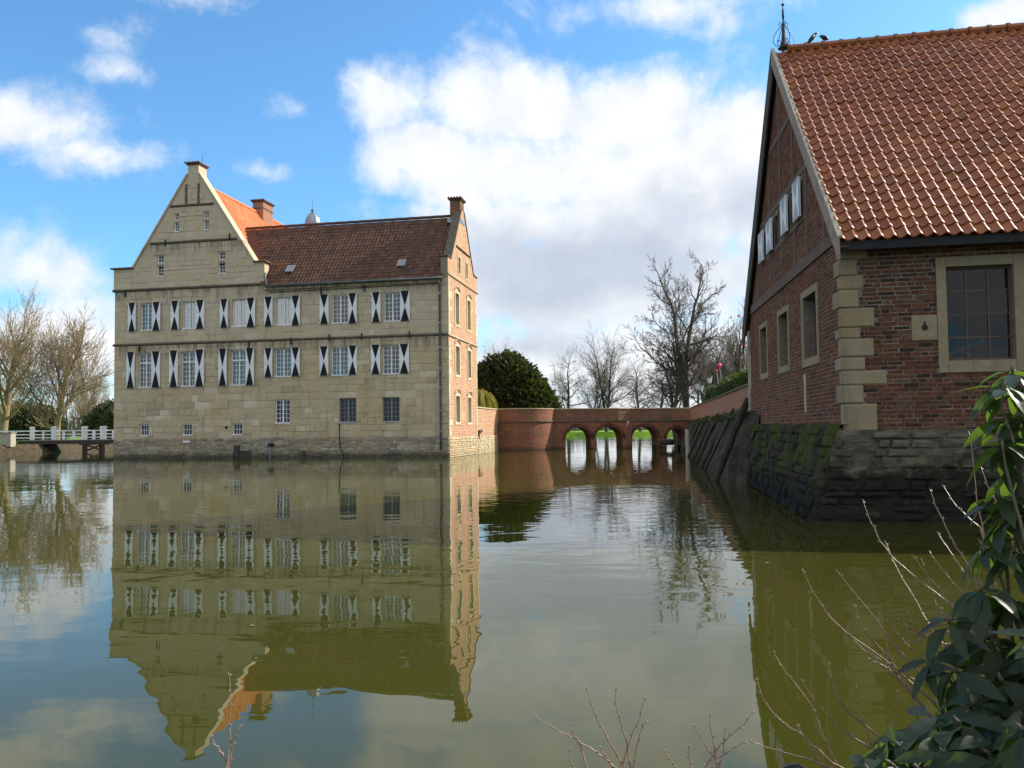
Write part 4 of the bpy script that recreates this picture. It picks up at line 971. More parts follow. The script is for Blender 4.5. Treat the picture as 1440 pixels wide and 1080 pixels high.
# half-timbering of the gable
def beam(s0, z0, s1, z1, d=.03, name='timber_beam', mat='beam_wood'):
    mb = MB(); mb.box(lambda u, v, z: Pg(u, z, v), s0, s1, -d, .05, z0, z1); return mb.build(name, mat, barn)
beam(0.05, 4.53, 9.15, 4.74, .045)
for z in (6.42, 7.85):
    h = (9.5-z)/5.02*4.6; beam(4.6-h+.1, z+.003, 4.6+h-.1, z+.137, .022)
for x in (.9, 2.2, 3.3, 4.6, 5.9, 7.1, 8.3):
    zt = 4.7+(4.6-abs(x-4.6))*1.07-.25
    segs = [(4.745, 5.5), (6.56, 7.85), (7.99, 9.3)] if 2.3 < x < 7.12 else [(4.745, 6.42), (6.56, 7.85)]
    for a, b in segs:
        if min(b, zt)-a > .15: beam(x-.065, a, x+.065, min(b, zt), .018)
beam(2.3, 5.50, 7.12, 5.60, .02); 
for x in (2.38, 3.62, 4.84, 5.33, 6.46, 7.06): beam(x-.03, 5.6, x+.03, 6.42, .016)
for q in UW:
    mb = MB(); mb.face([Pg(q[0], q[1], .18), Pg(q[2], q[1], .18), Pg(q[2], q[3], .18), Pg(q[0], q[3], .18)]); w = mb.build('window', 'glass_dark', barn)
    mb = MB(); mb.face([Pg(q[0]-.1, q[1]-.1, .3), Pg(q[2]+.1, q[1]-.1, .3), Pg(q[2]+.1, q[3]+.1, .3), Pg(q[0]-.1, q[3]+.1, .3)]); mb.build('dark_room', 'deep_dark', w)
    mb = MB()
    for a in ((q[0], q[0]+.04, q[1], q[3]), (q[2]-.04, q[2], q[1], q[3]), (q[0]+.04, q[2]-.04, q[3]-.04, q[3]), (q[0]+.04, q[2]-.04, q[1], q[1]+.04)): mb.box(lambda u, v, z: Pg(u, z, v), a[0], a[1], .12, .2, a[2], a[3])
    mb.build('frame', 'dark_wood', w)
for s0, s1, z0, z1 in ((2.45, 3.0, 5.58, 6.36), (3.66, 4.24, 5.58, 6.35), (5.36, 5.97, 5.56, 6.3), (6.48, 7.04, 5.54, 6.28)): tri_shutter(lambda s, d, z: Pg(s, z, d), s0, s1, z0, z1, -.05, 'white_paint', 'blue_paint', barn)
# gable windows with sandstone surrounds and dark leaded lights
for (s0, z0, s1, z1), (a0, b0, a1, b1) in zip(GS, GO):
    for r_ in ((s0, z0, a0, z1), (a1, z0, s1, z1), (a0, z0, a1, b0), (a0, b1, a1, z1)):
        mb = MB(); mb.box(lambda u, v, z: Pg(u, z, v), r_[0]+.003, r_[2]-.003, -.03, .32, r_[1]+.003, r_[3]-.003, 0, rb.choice((.4, .5, .6))); mb.build('surround_stone', 'quoin', barn)
    mb = MB(); mb.box(lambda u, v, z: Pg(u, z, v), a0, a0+.06, .2, .28, b0, b1); mb.box(lambda u, v, z: Pg(u, z, v), a1-.06, a1, .2, .28, b0, b1)
    cx = (a0+a1)/2; mb.box(lambda u, v, z: Pg(u, z, v), cx-.03, cx+.03, .2, .28, b0, b1)
    for k in range(1, 4): z = b0+(b1-b0)*k/4; mb.box(lambda u, v, zz: Pg(u, zz, v), a0+.06, a1-.06, .215, .26, z-.015, z+.015)
    w = mb.build('window', 'dark_wood', barn)
    mb = MB(); mb.face([Pg(a0, b0, .24), Pg(a1, b0, .24), Pg(a1, b1, .24), Pg(a0, b1, .24)]); mb.build('pane', 'glass_dark', w)
    mb = MB(); mb.face([Pg(a0-.1, b0-.1, .5), Pg(a1+.1, b0-.1, .5), Pg(a1+.1, b1+.1, .5), Pg(a0-.1, b1+.1, .5)]); mb.build('dark_room', 'deep_dark', w)
mb = MB(); mb.hexa([Pg(2.64, 1.78, -.02), Pg(2.74, 1.78, -.02), Pg(2.74, 1.78, .05), Pg(2.64, 1.78, .05), Pg(2.63, 2.52, -.02), Pg(2.75, 2.52, -.02), Pg(2.75, 2.52, .05), Pg(2.63, 2.52, .05)], 0, .9); mb.build('patch_stone', 'sandstone_pale', barn)
# large front window
for r_ in ((1.44, 2.33, 1.59, 4.18), (2.57, 2.33, 2.76, 4.18), (1.59, 2.33, 2.57, 2.52), (1.59, 4.02, 2.57, 4.18)):
    mb = MB(); mb.box(lambda u, v, z: Pfr(u, z, v), r_[0]+.003, r_[2]-.003, -.035, .28, r_[1]+.003, r_[3]-.003, 0, rb.choice((.4, .45, .5))); so = mb.build('surround_stone', 'quoin', barn)
    bv = so.modifiers.new('bevel', 'BEVEL'); bv.width = .012; bv.segments = 1
a0, b0, a1, b1 = fopen; mb = MB(); fb = lambda u, v, z: Pfr(u, z, v)
for r_ in ((a0, b0, a0+.03, b1), (a1-.03, b0, a1, b1), (a0+.03, b0, a1-.03, b0+.04), (a0+.03, b1-.03, a1-.03, b1)): mb.box(fb, r_[0], r_[2], .10, .17, r_[1], r_[3])
w = mb.build('window', 'grey_frame' if False else 'beam_wood', barn)
mb = MB()
for k in (1, 2): x = a0+(a1-a0)*k/3; mb.box(fb, x-.012, x+.012, .115, .15, b0, b1)
for k in (1, 2, 3): z = b0+(b1-b0)*k/4; mb.box(fb, a0, a1, .12, .145, z-.012, z+.012)
mb.build('glazing_bars', 'beam_wood', w)
for i in range(3):
    for j in range(4):
        x0, x1 = a0+(a1-a0)*i/3, a0+(a1-a0)*(i+1)/3; z0, z1 = b0+(b1-b0)*j/4, b0+(b1-b0)*(j+1)/4; tl = rb.uniform(-.006, .006)
        mb = MB(); mb.face([Pfr(x0+.01, z0+.01, .13), Pfr(x1-.01, z0+.01, .13+tl), Pfr(x1-.01, z1-.01, .13+tl), Pfr(x0+.01, z1-.01, .13)]); mb.build('pane', 'glass_dark', w)
mb = MB()
for (x, m_) in ((0, 0),): mb.face([Pfr(a0-.3, b0-.2, .9), Pfr(a1+.3, b0-.2, .9), Pfr(a1+.3, b1+.2, .9), Pfr(a0-.3, b1+.2, .9)])
for x in (a0-.3, a1+.3): mb.face([Pfr(x, b0-.2, .3), Pfr(x, b0-.2, .9), Pfr(x, b1+.2, .9), Pfr(x, b1+.2, .3)])
mb.face([Pfr(a0-.3, b1+.2, .3), Pfr(a1+.3, b1+.2, .3), Pfr(a1+.3, b1+.2, .9), Pfr(a0-.3, b1+.2, .9)]); mb.build('dark_room', 'room_dark', w)
mb = MB(); mb.hexa([Pfr(1.75, 2.62, .5), Pfr(2.3, 2.82, .5), Pfr(2.3, 2.82, .55), Pfr(1.75, 2.62, .55), Pfr(1.75, 2.7, .5), Pfr(2.3, 2.92, .5), Pfr(2.3, 2.92, .55), Pfr(1.75, 2.7, .55)]); mb.build('stored_board', 'curtain', w)
# stone plate with keyhole slit
mb = MB(); mb.box(fb, plate[0], plate[2]-.002, -.028, .05, plate[1], plate[3], 0, .5); pl = mb.build('slit_stone', 'quoin', barn)
mb = MB(); cx = 1.25
mb.face([Pfr(cx+.05*math.cos(a), 3.06+.05*math.sin(a), -.031) for a in [2*math.pi*i/12 for i in range(12)]]); mb.face([Pfr(cx-.016, 3.09, -.0312), Pfr(cx+.016, 3.09, -.0312), Pfr(cx+.016, 3.16, -.0312), Pfr(cx-.016, 3.16, -.0312)]); mb.build('keyhole', 'deep_dark', pl)
# plinth: mossy battered gable side, rough stone front side
mb = MB(); N_ = 22
p_top0 = Pg(-.10, 1.52, -.12); p_top1 = Pg(9.4, 1.58, -.12); q0 = Vector((4.68, 13.04, -.25)); q1 = Vector((6.22, 21.9, -.25)); d0 = (q0-Vector((4.68, 13.04, 0))); 
q0 = q0 + Vector((-.08, -.05, 0))
rows_ = 9
grid = []
for j in range(rows_+1):
    t = j/rows_; r_ = []
    for i in range(N_+1):
        s_ = i/N_; a = p_top0.lerp(p_top1, s_); b = q0.lerp(q1, s_); p = a.lerp(b, t)
        p = p + (-GM)*(rb.uniform(-.03, .03) + .03*math.sin(i*1.3+j)) + Vector((0, 0, rb.uniform(-.02, .02) if j == 0 else 0)); r_.append(p)
    grid.append(r_)
for j in range(rows_):
    for i in range(N_): mb.face([grid[j][i], grid[j][i+1], grid[j+1][i+1], grid[j+1][i]])
for i in range(N_): mb.face([grid[0][i], grid[0][i+1], Pg(9.4*(i+1)/N_, 1.54, .05), Pg(9.4*i/N_-.05, 1.54, .05)])
mb.build('gable_plinth', 'mossy_plinth', barn, smooth=False)
mb = MB(); N_ = 26; grid2 = []
fq0 = Vector((4.66, 12.98, -.25)); fq1 = C2 + FU*(BL+.2) + FN*.55 + Vector((0, 0, -.25)); ft0 = Pg(-.10, 1.44, -.12); ft1 = Pfr(BL+.2, 1.40, -.10)
for j in range(rows_+1):
    t = j/rows_; r_ = []
    for i in range(N_+1):
        s_ = i/N_; p = ft0.lerp(ft1, s_).lerp(fq0.lerp(fq1, s_), t)
        k = .0 if i == 0 else 1; p = p + FN*k*(rb.uniform(-.035, .035) + .03*math.sin(i*.9+j*1.7)); r_.append(p)
    grid2.append(r_)
for j in range(rows_):
    for i in range(N_): mb.face([grid2[j][i], grid2[j][i+1], grid2[j+1][i+1], grid2[j+1][i]])
for i in range(N_): mb.face([grid2[0][i], grid2[0][i+1], Pfr((BL+.2)*(i+1)/N_, 1.41, .05), Pfr((BL+.2)*i/N_, 1.41, .05)])
# corner closing strip
for j in range(rows_): mb.face([grid[j][0], grid2[j][0], grid2[j+1][0], grid[j+1][0]])
mb.build('front_plinth', 'front_plinth', barn)
def plinth_stones(name, mat, A0, A1, B0, B1, out, rows, wmin, wmax, skip, n_parts, seed):
    rnd = random.Random(seed); L = (A1-A0).length; t = .0; cells = []
    while t < 1:
        h = rnd.uniform(*rows); t1 = min(1, t+h); x = -rnd.uniform(0, .3)
        while x < L:
            w = rnd.uniform(wmin, wmax)
            if rnd.random() > skip: cells.append((max(0, x)/L, min(L, x+w)/L, t, t1))
            x += w
        t = t1
    def S(a, b): return A0.lerp(A1, a).lerp(B0.lerp(B1, a), b)
    rest = MB(); k = 0
    for (a0_, a1_, t0, t1) in cells:
        if a1_-a0_ < .004: continue
        g = .010/L; gt = .007; p_ = rnd.uniform(.008, .065); jj = lambda: rnd.uniform(-.25, .25)
        c0 = [S(a0_+g, t0+gt), S(a1_-g, t0+gt), S(a1_-g, t1-gt), S(a0_+g, t1-gt)]; m_ = (c0[0]+c0[1]+c0[2]+c0[3])/4
        f_ = [c.lerp(m_, rnd.uniform(.08, .22)) + out*p_*rnd.uniform(.7, 1.15) for c in c0]; top = m_ + out*p_*1.25; tn = rnd.random()
        bk = [c - out*.05 for c in c0]
        mb_ = rest if k >= n_parts else MB()
        for i in range(4): mb_.face([f_[i], f_[(i+1) % 4], top], None, 0, tn); mb_.face([bk[i], bk[(i+1) % 4], f_[(i+1) % 4], f_[i]], None, 0, tn)
        if k < n_parts: mb_.build(name, mat, barn)
        k += 1
    if rest.f: rest.build(name+'s', mat, barn, None, 'stuff')
plinth_stones('plinth_stone', 'mossy_plinth', p_top0+Vector((0, 0, -.03)), p_top1+Vector((0, 0, -.03)), q0, q1, -GM, (.075, .125), .18, .6, .06, 150, 3)
plinth_stones('plinth_stone', 'front_plinth', ft0+Vector((0, 0, -.03)), ft1+Vector((0, 0, -.03)), fq0, fq1, FN, (.055, .115), .16, .62, .10, 170, 4)
# roof ---------------------------------------------------------------------
ez, rz = 4.50, 9.84; v_e, v_r = -.36, 4.6
upv = GV*(v_r-v_e) + Vector((0, 0, rz-ez)); LR = upv.length; OV = -.13
mb = MB(); mb.face([BF(OV+.05, v_e+.02, ez-.06), BF(BL+.3, v_e+.02, ez-.06), BF(BL+.3, v_r, rz-.06), BF(OV+.05, v_r, rz-.06)])
mb.face([BF(OV+.05, 9.2+.5, 4.2), BF(BL+.3, 9.2+.5, 4.2), BF(BL+.3, v_r, rz-.05), BF(OV+.05, v_r, rz-.05)]); barn_roof = mb.build('roof', 'tile_red', barn); ROOTLOC[barn_roof.name] = Vector((0, 0, 0))
cw_, rl_ = .192, LR/28
tiled_roof('roof_tile', 'tile_red', barn_roof, BF(OV+.06, v_e-.06, ez-.05), FU, upv, 43, 28, cw_, rl_, .060, 300, None, rb, (.1, .3, .4, .5, .6, .7, .95), n=8)
for i in range(22):
    x = OV+.35+i*.37; mb = MB(); mb.tube([BF(x, v_r, rz+.01), BF(x+.34, v_r, rz+.025)], [.10, .085], 8); mb.tube([BF(x-.01, v_r, rz+.015), BF(x+.05, v_r, rz+.02)], [.118, .115], 8)
    mb.build('ridge_tile', 'tile_red', barn_roof)
# bargeboards with pale edge, soffit below the overhang, dark eaves board
def barge(va, za, vb, zb, name='bargeboard', wood='barge_wood', deep=.36):
    mb = MB(); a, b = BF(OV, va, za), BF(OV, vb, zb); dn = Vector((0, 0, -deep))
    mb.hexa([a+dn, b+dn, b+dn+FU*.035, a+dn+FU*.035, a, b, b+FU*.035, a+FU*.035]); mb.build(name, wood, barn_roof)
    mb = MB(); e_ = Vector((0, 0, .002)); k = Vector((0, 0, .03)); mb.hexa([a+e_, b+e_, b+FU*.075+e_, a+FU*.075+e_, a+k, b+k, b+FU*.075+k, a+FU*.075+k]); mb.build('verge_strip', 'concrete', barn_roof)  # strip coloured pale to stand for the board's sunlit top edge
    mb = MB(); o2 = Vector((0, 0, -.16)); mb.face([a+o2+FU*.036, b+o2+FU*.036, BF(.05, vb, zb)+o2, BF(.05, va, za)+o2]); mb.build('soffit', 'dark_wood', barn_roof)
barge(v_e-.05, ez, v_r, rz+.04); barge(9.2+.55, 4.22, v_r, rz+.04, wood='dark_wood', deep=.68)  # far board deepened and coloured dark in place of the shaded roof underside
mb = MB(); mb.box(BF, OV+.02, BL+.3, v_e-.02, v_e+.06, ez-.20, ez-.06); mb.box(BF, OV+.05, BL+.3, v_e+.06, .0, ez-.13, ez-.10); mb.build('eaves_board', 'deep_dark', barn)
mb = MB(); mb.tube([Pg(9.28, 4.15, -.03), Pg(9.28, 1.95, -.03)], .04, 8); mb.build('downpipe', 'concrete', barn)
# iron finial on the gable tip
fb0 = BF(OV+.28, v_r, rz+.06)
fin = thing('ridge_finial', 'wrought iron finial with curled scrolls on the farm roof gable tip', 'finial', tuple(fb0))
mb = MB(); mb.lathe(fb0, [(.13, -.02), (.07, .05), (.055, .12), (.04, .3), (.03, .5), (.018, .62), (.03, .7), (.02, .85), (.006, .95)], 8); mb.lathe(fb0, [(.005, .9), (.004, 1.12)], 5); mb.build('spike', 'iron', fin)
mb = MB(); mb.lathe(fb0+Vector((0, 0, .97)), [(.004, -.035), (.03, -.02), (.036, 0), (.03, .02), (.004, .035)], 8); mb.build('ball', 'iron', fin)
for k in range(4):
    a = math.pi/2*k + .2; dx = Vector((math.cos(a), math.sin(a), 0)); mb = MB()
    mb.tube([fb0+dx*x+Vector((0, 0, z)) for x, z in ((.03, .5), (.1, .42), (.19, .31), (.25, .2), (.255, .1), (.2, .02), (.1, .03), (.07, .1), (.1, .16), (.15, .15), (.16, .1))], .008, 5); mb.build('scroll', 'iron', fin)
    mb = MB(); mb.tube([fb0+dx*x+Vector((0, 0, z)) for x, z in ((.02, .5), (.06, .56), (.1, .55), (.11, .5), (.08, .48))], .007, 5); mb.build('scroll', 'iron', fin)
# two black birds on the ridge
def bird(loc, yaw, lean, label):
    t = thing('crow', label, 'bird', tuple(loc), 'birds on the farm roof ridge'); L = Vector(loc); f = Vector((math.cos(yaw), math.sin(yaw), 0))
    def B(a, z): return L + f*a + Vector((0, 0, z))
    mb = MB()
    if lean: pts = [(.15, .24), (.12, .22), (.09, .2), (.045, .15), (0, .09), (-.05, .03), (-.12, -.02)]; rad = [.004, .02, .032, .045, .05, .032, .012]
    else: pts = [(.11, .115), (.09, .12), (.065, .12), (.03, .10), (0, .08), (-.05, .06), (-.1, .04)]; rad = [.004, .018, .034, .042, .052, .04, .012]
    mb.tube([B(*p) for p in pts], rad, 9); mb.build('body', 'feather', t, smooth=True)
    for s in (-1, 1):
        n = Vector((-f.y, f.x, 0))*s
        m = MB(); m.tube([B(-.01, .07)+n*.02, B(-.005, .0)+n*.02], .006, 4); m.build('leg', 'iron', t)
        m = MB(); m.tube([B(pts[3][0], pts[3][1])+n*.04, B(pts[4][0]-.02, pts[4][1])+n*.046, B(pts[-1][0]+.03, pts[-1][1]+.01)+n*.02], [.02, .03, .008], 6); m.build('wing', 'feather', t, smooth=True)
def on_ridge(x): return BF(x, v_r, rz+.11)
bird(on_ridge(.74), math.pi*.02, True, 'black crow leaning forward on the ridge, nearer the iron finial')
bird(on_ridge(1.0), math.pi, False, 'small hunched dark bird on the ridge, right of the leaning crow')

# ------------------------------------------------------------------ garden wall and timber revetment on the right
W0, W1 = Vector((6.62, 22.7, 0)), Vector((13.55, 62.6, 0)); wd = (W1-W0).normalized(); wn = Vector((wd.y, -wd.x, 0)); WL = (W1-W0).length
RW_ = Frame(W0, wd, wn)
rwall = thing('boundary_wall', 'long low red brick garden wall running from farm building to bridge', 'wall', tuple(W0))
mb = MB(); mb.hexa([RW_(0, 0, 1.7), RW_(WL, 0, 1.9), RW_(WL, .4, 1.9), RW_(0, .4, 1.7), RW_(0, 0, 2.68), RW_(WL, 0, 2.98), RW_(WL, .4, 2.98), RW_(0, .4, 2.68)]); mb.build('brickwork', 'brick_wall', rwall)
mb = MB(); mb.hexa([RW_(0, -.05, 2.68), RW_(WL, -.05, 2.98), RW_(WL, .45, 2.98), RW_(0, .45, 2.68), RW_(0, -.05, 2.74), RW_(WL, -.05, 3.04), RW_(WL, .45, 3.04), RW_(0, .45, 2.74)]); mb.build('coping', 'mossy_band', rwall)
mb = MB(); gr = []; NB = 170
for j in range(10):
    r_ = []
    for i in range(NB+1):
        s_ = -1.6+(WL+1.6)*i/NB; k = min(1, max(0, (s_+1.8)/3.6)); off = .12+.70*k*k*(3-2*k)
        a = RW_(s_, -.02, 1.92); b = RW_(s_, -off+.10*math.sin(s_*1.7)+.06*math.sin(s_*4.3), -.3); t = j/9; p = a.lerp(b, t) - wn*.10*math.sin(math.pi*t)
        r_.append(p - wn*(.07*math.sin(s_*3.1+j*1.9)*math.sin(j*1.1+s_) + rb.uniform(-.05, .05)) + Vector((0, 0, rb.uniform(-.05, .05))))
    gr.append(r_)
for j in range(9):
    for i in range(NB): mb.face([gr[j][i], gr[j][i+1], gr[j+1][i+1], gr[j+1][i]])
mb.build('moat_bank', 'earth', None, None, 'structure')
mb = MB()
for i in range(900):
    s_ = rb.uniform(0, WL); p = RW_(s_, rb.uniform(-.3, 0), 1.92+rb.uniform(-.15, .08)); d = Vector((rb.uniform(-1, 1), rb.uniform(-1, 1), rb.uniform(-.6, .6)))*.16; e = Vector((rb.uniform(-1, 1), rb.uniform(-1, 1), rb.uniform(-1, .4)))*.16
    mb.face([p, p+d, p+e], None, 0, rb.random())
mb.build('ground_cover', 'dark_leaf', None, None, 'stuff')
labs = ['thickest raking timber prop, leaning on the wall end beside the farm plinth', 'second raking timber prop from the farm plinth on the moat bank', 'third raking timber prop from the farm plinth on the moat bank', 'fourth raking timber prop, midway along the moat bank', 'fifth raking timber prop, beyond the middle of the moat bank', 'sixth raking timber prop, third from the bridge on the moat bank', 'second raking timber prop from the bridge', 'raking timber prop nearest the bridge on the moat bank']
props = [(.1, 2.3, .5, .105), (4.6, 2.1, 5.9, .055), (8.3, 1.75, 8.6, .07), (10.9, 2.05, 12.0, .06), (15.4, 1.8, 16.0, .075), (19.2, 2.05, 20.8, .065), (24, 2.0, 25.2, .08), (29, 2.0, 29.6, .08)]
for (s_, zt, sb, w_), lb in zip(props, labs):
    a = RW_(s_, -.10, zt); b = RW_(sb, -1.12, -.3); t = thing('timber_prop', lb, 'timber prop', tuple(b), 'raking timber props along the moat bank')
    d = (a-b); mb = MB(); n_ = wd*w_; q = Vector((0, 0, 1)).cross(wd)*w_*.6
    pts = [b.lerp(a, k/8) + Vector((rb.uniform(-.022, .022), rb.uniform(-.022, .022), 0)) for k in range(9)]; pts = [b.lerp(a, k/8) + Vector((rb.uniform(-.022, .022), rb.uniform(-.022, .022), 0)) for k in range(9)]; mb.tube(pts, [w_*rb.uniform(.75, 1.12) for k in range(9)], 7); mb.build('beam', 'mossy_wood', t)
pp = Vector((9.45, 44.5, 0)); mb = MB(); mb.tube([pp+Vector((0, 0, -.4)), pp+Vector((-.02, 0, .7)), pp+Vector((-.03, 0, 1.42))], .13, 8); tag(mb.build('mooring_pole', 'pole_wood'), 'pale upright wooden pole standing in the moat before the fourth arch', 'pole')
raft = thing('landing_stage', 'dark wooden landing stage low on the water before the fourth arch', 'jetty', (11, 60.5, 0)); 
for i in range(7):
    mb = MB(); x = 10.4+i*.3; mb.box(WORLD, x, x+.27, 58.6, 61.4, .28+rb.uniform(-.01, .01), .34); mb.build('plank', 'dark_wood', raft)
for x, y in ((10.5, 58.8), (12.3, 58.8), (10.5, 61.2), (12.3, 61.2)):
    mb = MB(); mb.tube([(x, y, -.5), (x, y, .5)], .09, 6); mb.build('post', 'dark_wood', raft)
mb = MB(); mb.lathe((11.2, 60, .34), [(.5, 0), (.62, .1), (.6, .3), (.3, .36)], 9); mb.build('tarpaulin', 'dark_wood', raft)

# ------------------------------------------------------------------ vegetation builders
def leaf_cloud(mb, n, fn, size, rnd, droop=.0):
    for i in range(n):
        p, nn = fn(); s = size*rnd.uniform(.6, 1.4)
        a = Vector((rnd.gauss(0, 1), rnd.gauss(0, 1), rnd.gauss(0, .7))).normalized(); a = (a*.8+nn*.9).normalized(); b = a.cross(Vector((rnd.gauss(0, 1), rnd.gauss(0, 1), rnd.gauss(0, 1)))).normalized()
        tip = p + a*s*1.5 - Vector((0, 0, droop*s)); mb.face([p-b*s*.32, p+b*s*.32, tip+b*s*.12, tip-b*s*.12], None, 0, rnd.random())
def tree(name, label, cat, loc, seed, hgt, r, bark_m, twig_m, split=.3, levels=5, spread=.75, upward=.25, nchild=(5, 6, 5, 5, 4), lratio=.62, lean=(0, 0), group=None, stems=1, gnarl=.18, kfirst=None):
    rnd = random.Random(seed); t = thing(name, label, cat, (0, 0, 0), group)
    trunk = MB(); crown = MB(); minr = .013
    def grow(p, d, ln, rad, lev):
        n = 5 if lev == 0 else (5 if lev < 3 else 3); pts = [p]; rads = [rad]; dd = d.copy(); q = p.copy(); end = .45 if lev == 0 else (.3 if lev < levels-1 else .5)
        for i in range(n):
            g = gnarl*(.35 if lev == 0 else 1); dd = (dd + Vector((rnd.gauss(0, g), rnd.gauss(0, g), rnd.gauss(0, g*.8))) + Vector((0, 0, upward*(.5 if lev else .2)))*.5).normalized()
            q = q + dd*(ln/n); pts.append(q.copy()); rads.append(max(minr, rad*(1-(1-end)*(i+1)/n)))
        k = 8 if lev == 0 else (5 if lev == 1 else (4 if lev == 2 else 3))
        (trunk if lev == 0 else crown).tube(pts, rads, k, 0 if lev < 3 or lev == 0 else 1, .5, cap=False)
        if lev >= levels-1: return
        nc = nchild[min(lev, len(nchild)-1)]
        for c in range(nc):
            t0 = (split if lev == 0 else .22); tt = t0 + (1-t0)*(c+rnd.random()*.9)/nc; tt = min(tt, .99); x = tt*n; i = int(x); fr = x-i
            bp = pts[i].lerp(pts[min(i+1, n)], fr); br = rads[i]*(1-fr)+rads[min(i+1, n)]*fr
            ax = (pts[min(i+1, n)]-pts[i]).normalized(); pr = ax.cross(Vector((rnd.gauss(0, 1), rnd.gauss(0, 1), rnd.gauss(0, 1)))).normalized()
            if lev == 0:
                az = c*2.4+rnd.uniform(-.4, .4)+seed; pr = Vector((math.cos(az), math.sin(az), 0)); pr = (pr-ax*pr.dot(ax)).normalized()
            an = spread*rnd.uniform(.65, 1.25); nd = (ax*math.cos(an)+pr*math.sin(an)).normalized()
            grow(bp, nd, ln*lratio*rnd.uniform(.75, 1.2)*(1.15-.45*tt if lev == 0 else 1-.35*tt), max(minr, br*(rnd.uniform(.42, .66) if lev == 0 else rnd.uniform(.5, .68))), lev+1)
        # leader goes on
        if lev < levels-1: grow(pts[-1], dd, ln*lratio*.85, max(minr, rads[-1]), lev+1)
    for s_ in range(stems):
        a = s_*2.1+seed; off = Vector((math.cos(a), math.sin(a), 0))*(0 if stems == 1 else r*.9)
        grow(off+Vector((0, 0, -.3)), Vector((lean[0]+off.x*.15, lean[1]+off.y*.15, 1)).normalized(), hgt*(.52 if levels > 3 else .6), r, 0)
    trunk.build('trunk', bark_m, t, smooth=True); crown.build('crown', [bark_m, twig_m], t, smooth=True)
    t.location = loc; return t
# left shore: two broad mossy bare trees in sun
tl1 = tree('bare_tree', 'broad bare tree with mossy sunlit branches beside the white bridge', 'tree', (-40.6, 73.5, .5), 3, 12.2, .32, 'bark_moss', 'twig_moss', .15, 5, .74, .40, (11, 9, 6, 4), .68, gnarl=.11)
tl2 = tree('bare_tree', 'taller bare tree cut by the left edge of the picture', 'tree', (-47.6, 77, .5), 8, 14.5, .40, 'bark_moss', 'twig_moss', .15, 5, .72, .40, (11, 9, 6, 4), .68, gnarl=.11)
# park trees beyond the bridge
ta = tree('bare_tree', 'slender bare tree standing alone right of the dark yew', 'tree', (12.6, 186, .6), 21, 22, .42, 'bark_dark', 'twig_dark', .42, 5, .95, .24, (9, 7, 6, 4), .60, gnarl=.2)
tb_ = tree('bare_tree', 'bare tree with twin upright stems above the second arch', 'tree', (21.5, 187, .6), 33, 25, .40, 'bark_dark', 'twig_dark', .30, 5, .75, .34, (8, 6, 5, 4), .64, stems=2)
tc = tree('bare_tree', 'giant old bare tree, tallest, at the bridge end', 'tree', (24.2, 114, 1.2), 46, 31, .46, 'bark_dark', 'twig_dark', .20, 6, .74, .30, (11, 7, 6, 4, 4), .46, gnarl=.2, stems=2)
td = tree('bare_tree', 'bare leaning tree with few boughs beside the farm gable', 'tree', (31.6, 118, 1.2), 57, 21, .42, 'bark_dark', 'twig_dark', .35, 5, .5, .35, (6, 6, 5, 5), .62)
copy_tree(ta, (28.6, 184, .6), 2.1, (.95, .95, .88), 'bare tree above the third arch, left of the giant tree')
copy_tree(tb_, (19.0, 190, .6), 1.2, (.8, .8, .66), 'low bare tree among the twin stems above the second arch')
copy_tree(ta, (9.5, 192, .6), 4.0, (.9, .9, .62), 'small bare tree low behind the dark yew slope')
copy_tree(tc, (21.8, 112, 1.2), 3.4, (.62, .62, .52), 'lower bare tree crowding the giant tree on its left')
copy_tree(td, (26.0, 110, 1.2), 1.9, (.8, .8, .60), 'bare tree filling the foot of the giant tree')
copy_tree(tb_, (34, 142, 1.2), .4, (.8, .8, .72), 'bare tree behind the lanterns over the clipped hedge')
copy_tree(ta, (39, 150, 1.2), 2.6, (.9, .9, .8), 'bare tree between the lanterns and the leaning tree')
copy_tree(tb_, (46, 160, 1.2), 5.2, (.9, .9, .80), 'bare tree rising behind the brick boundary wall near the gable')
copy_tree(tb_, (-2.5, 118, 1.0), 2.2, (.55, .55, .56), 'bare tree peeping over the dark yew beside the castle')
copy_tree(tl1, (-62, 120, .5), 1.0, .85, 'distant bare tree behind the two mossy trees')
copy_tree(tb_, (-43, 150, .5), 1.0, (.8, .8, .55), 'distant bare tree next to the castle corner')
copy_tree(ta, (-52, 160, .5), 2.0, (.9, .9, .6), 'distant slender bare tree over the white bridge')
copy_tree(tb_, (30.5, 126, 1.2), 3.3, (.75, .75, .66), 'bare tree close to the right side of the giant tree')
copy_tree(ta, (36.5, 128, 1.2), 1.1, (.95, .95, .72), 'bare tree directly over the long clipped hedge')
copy_tree(tb_, (41.5, 145, 1.2), 2.9, (.85, .85, .70), 'bare tree over the clipped hedge close to the farm gable')
copy_tree(ta, (26.5, 150, .9), 5.0, (1.0, 1.0, .62), 'low bare tree behind the giant tree trunk on its left')
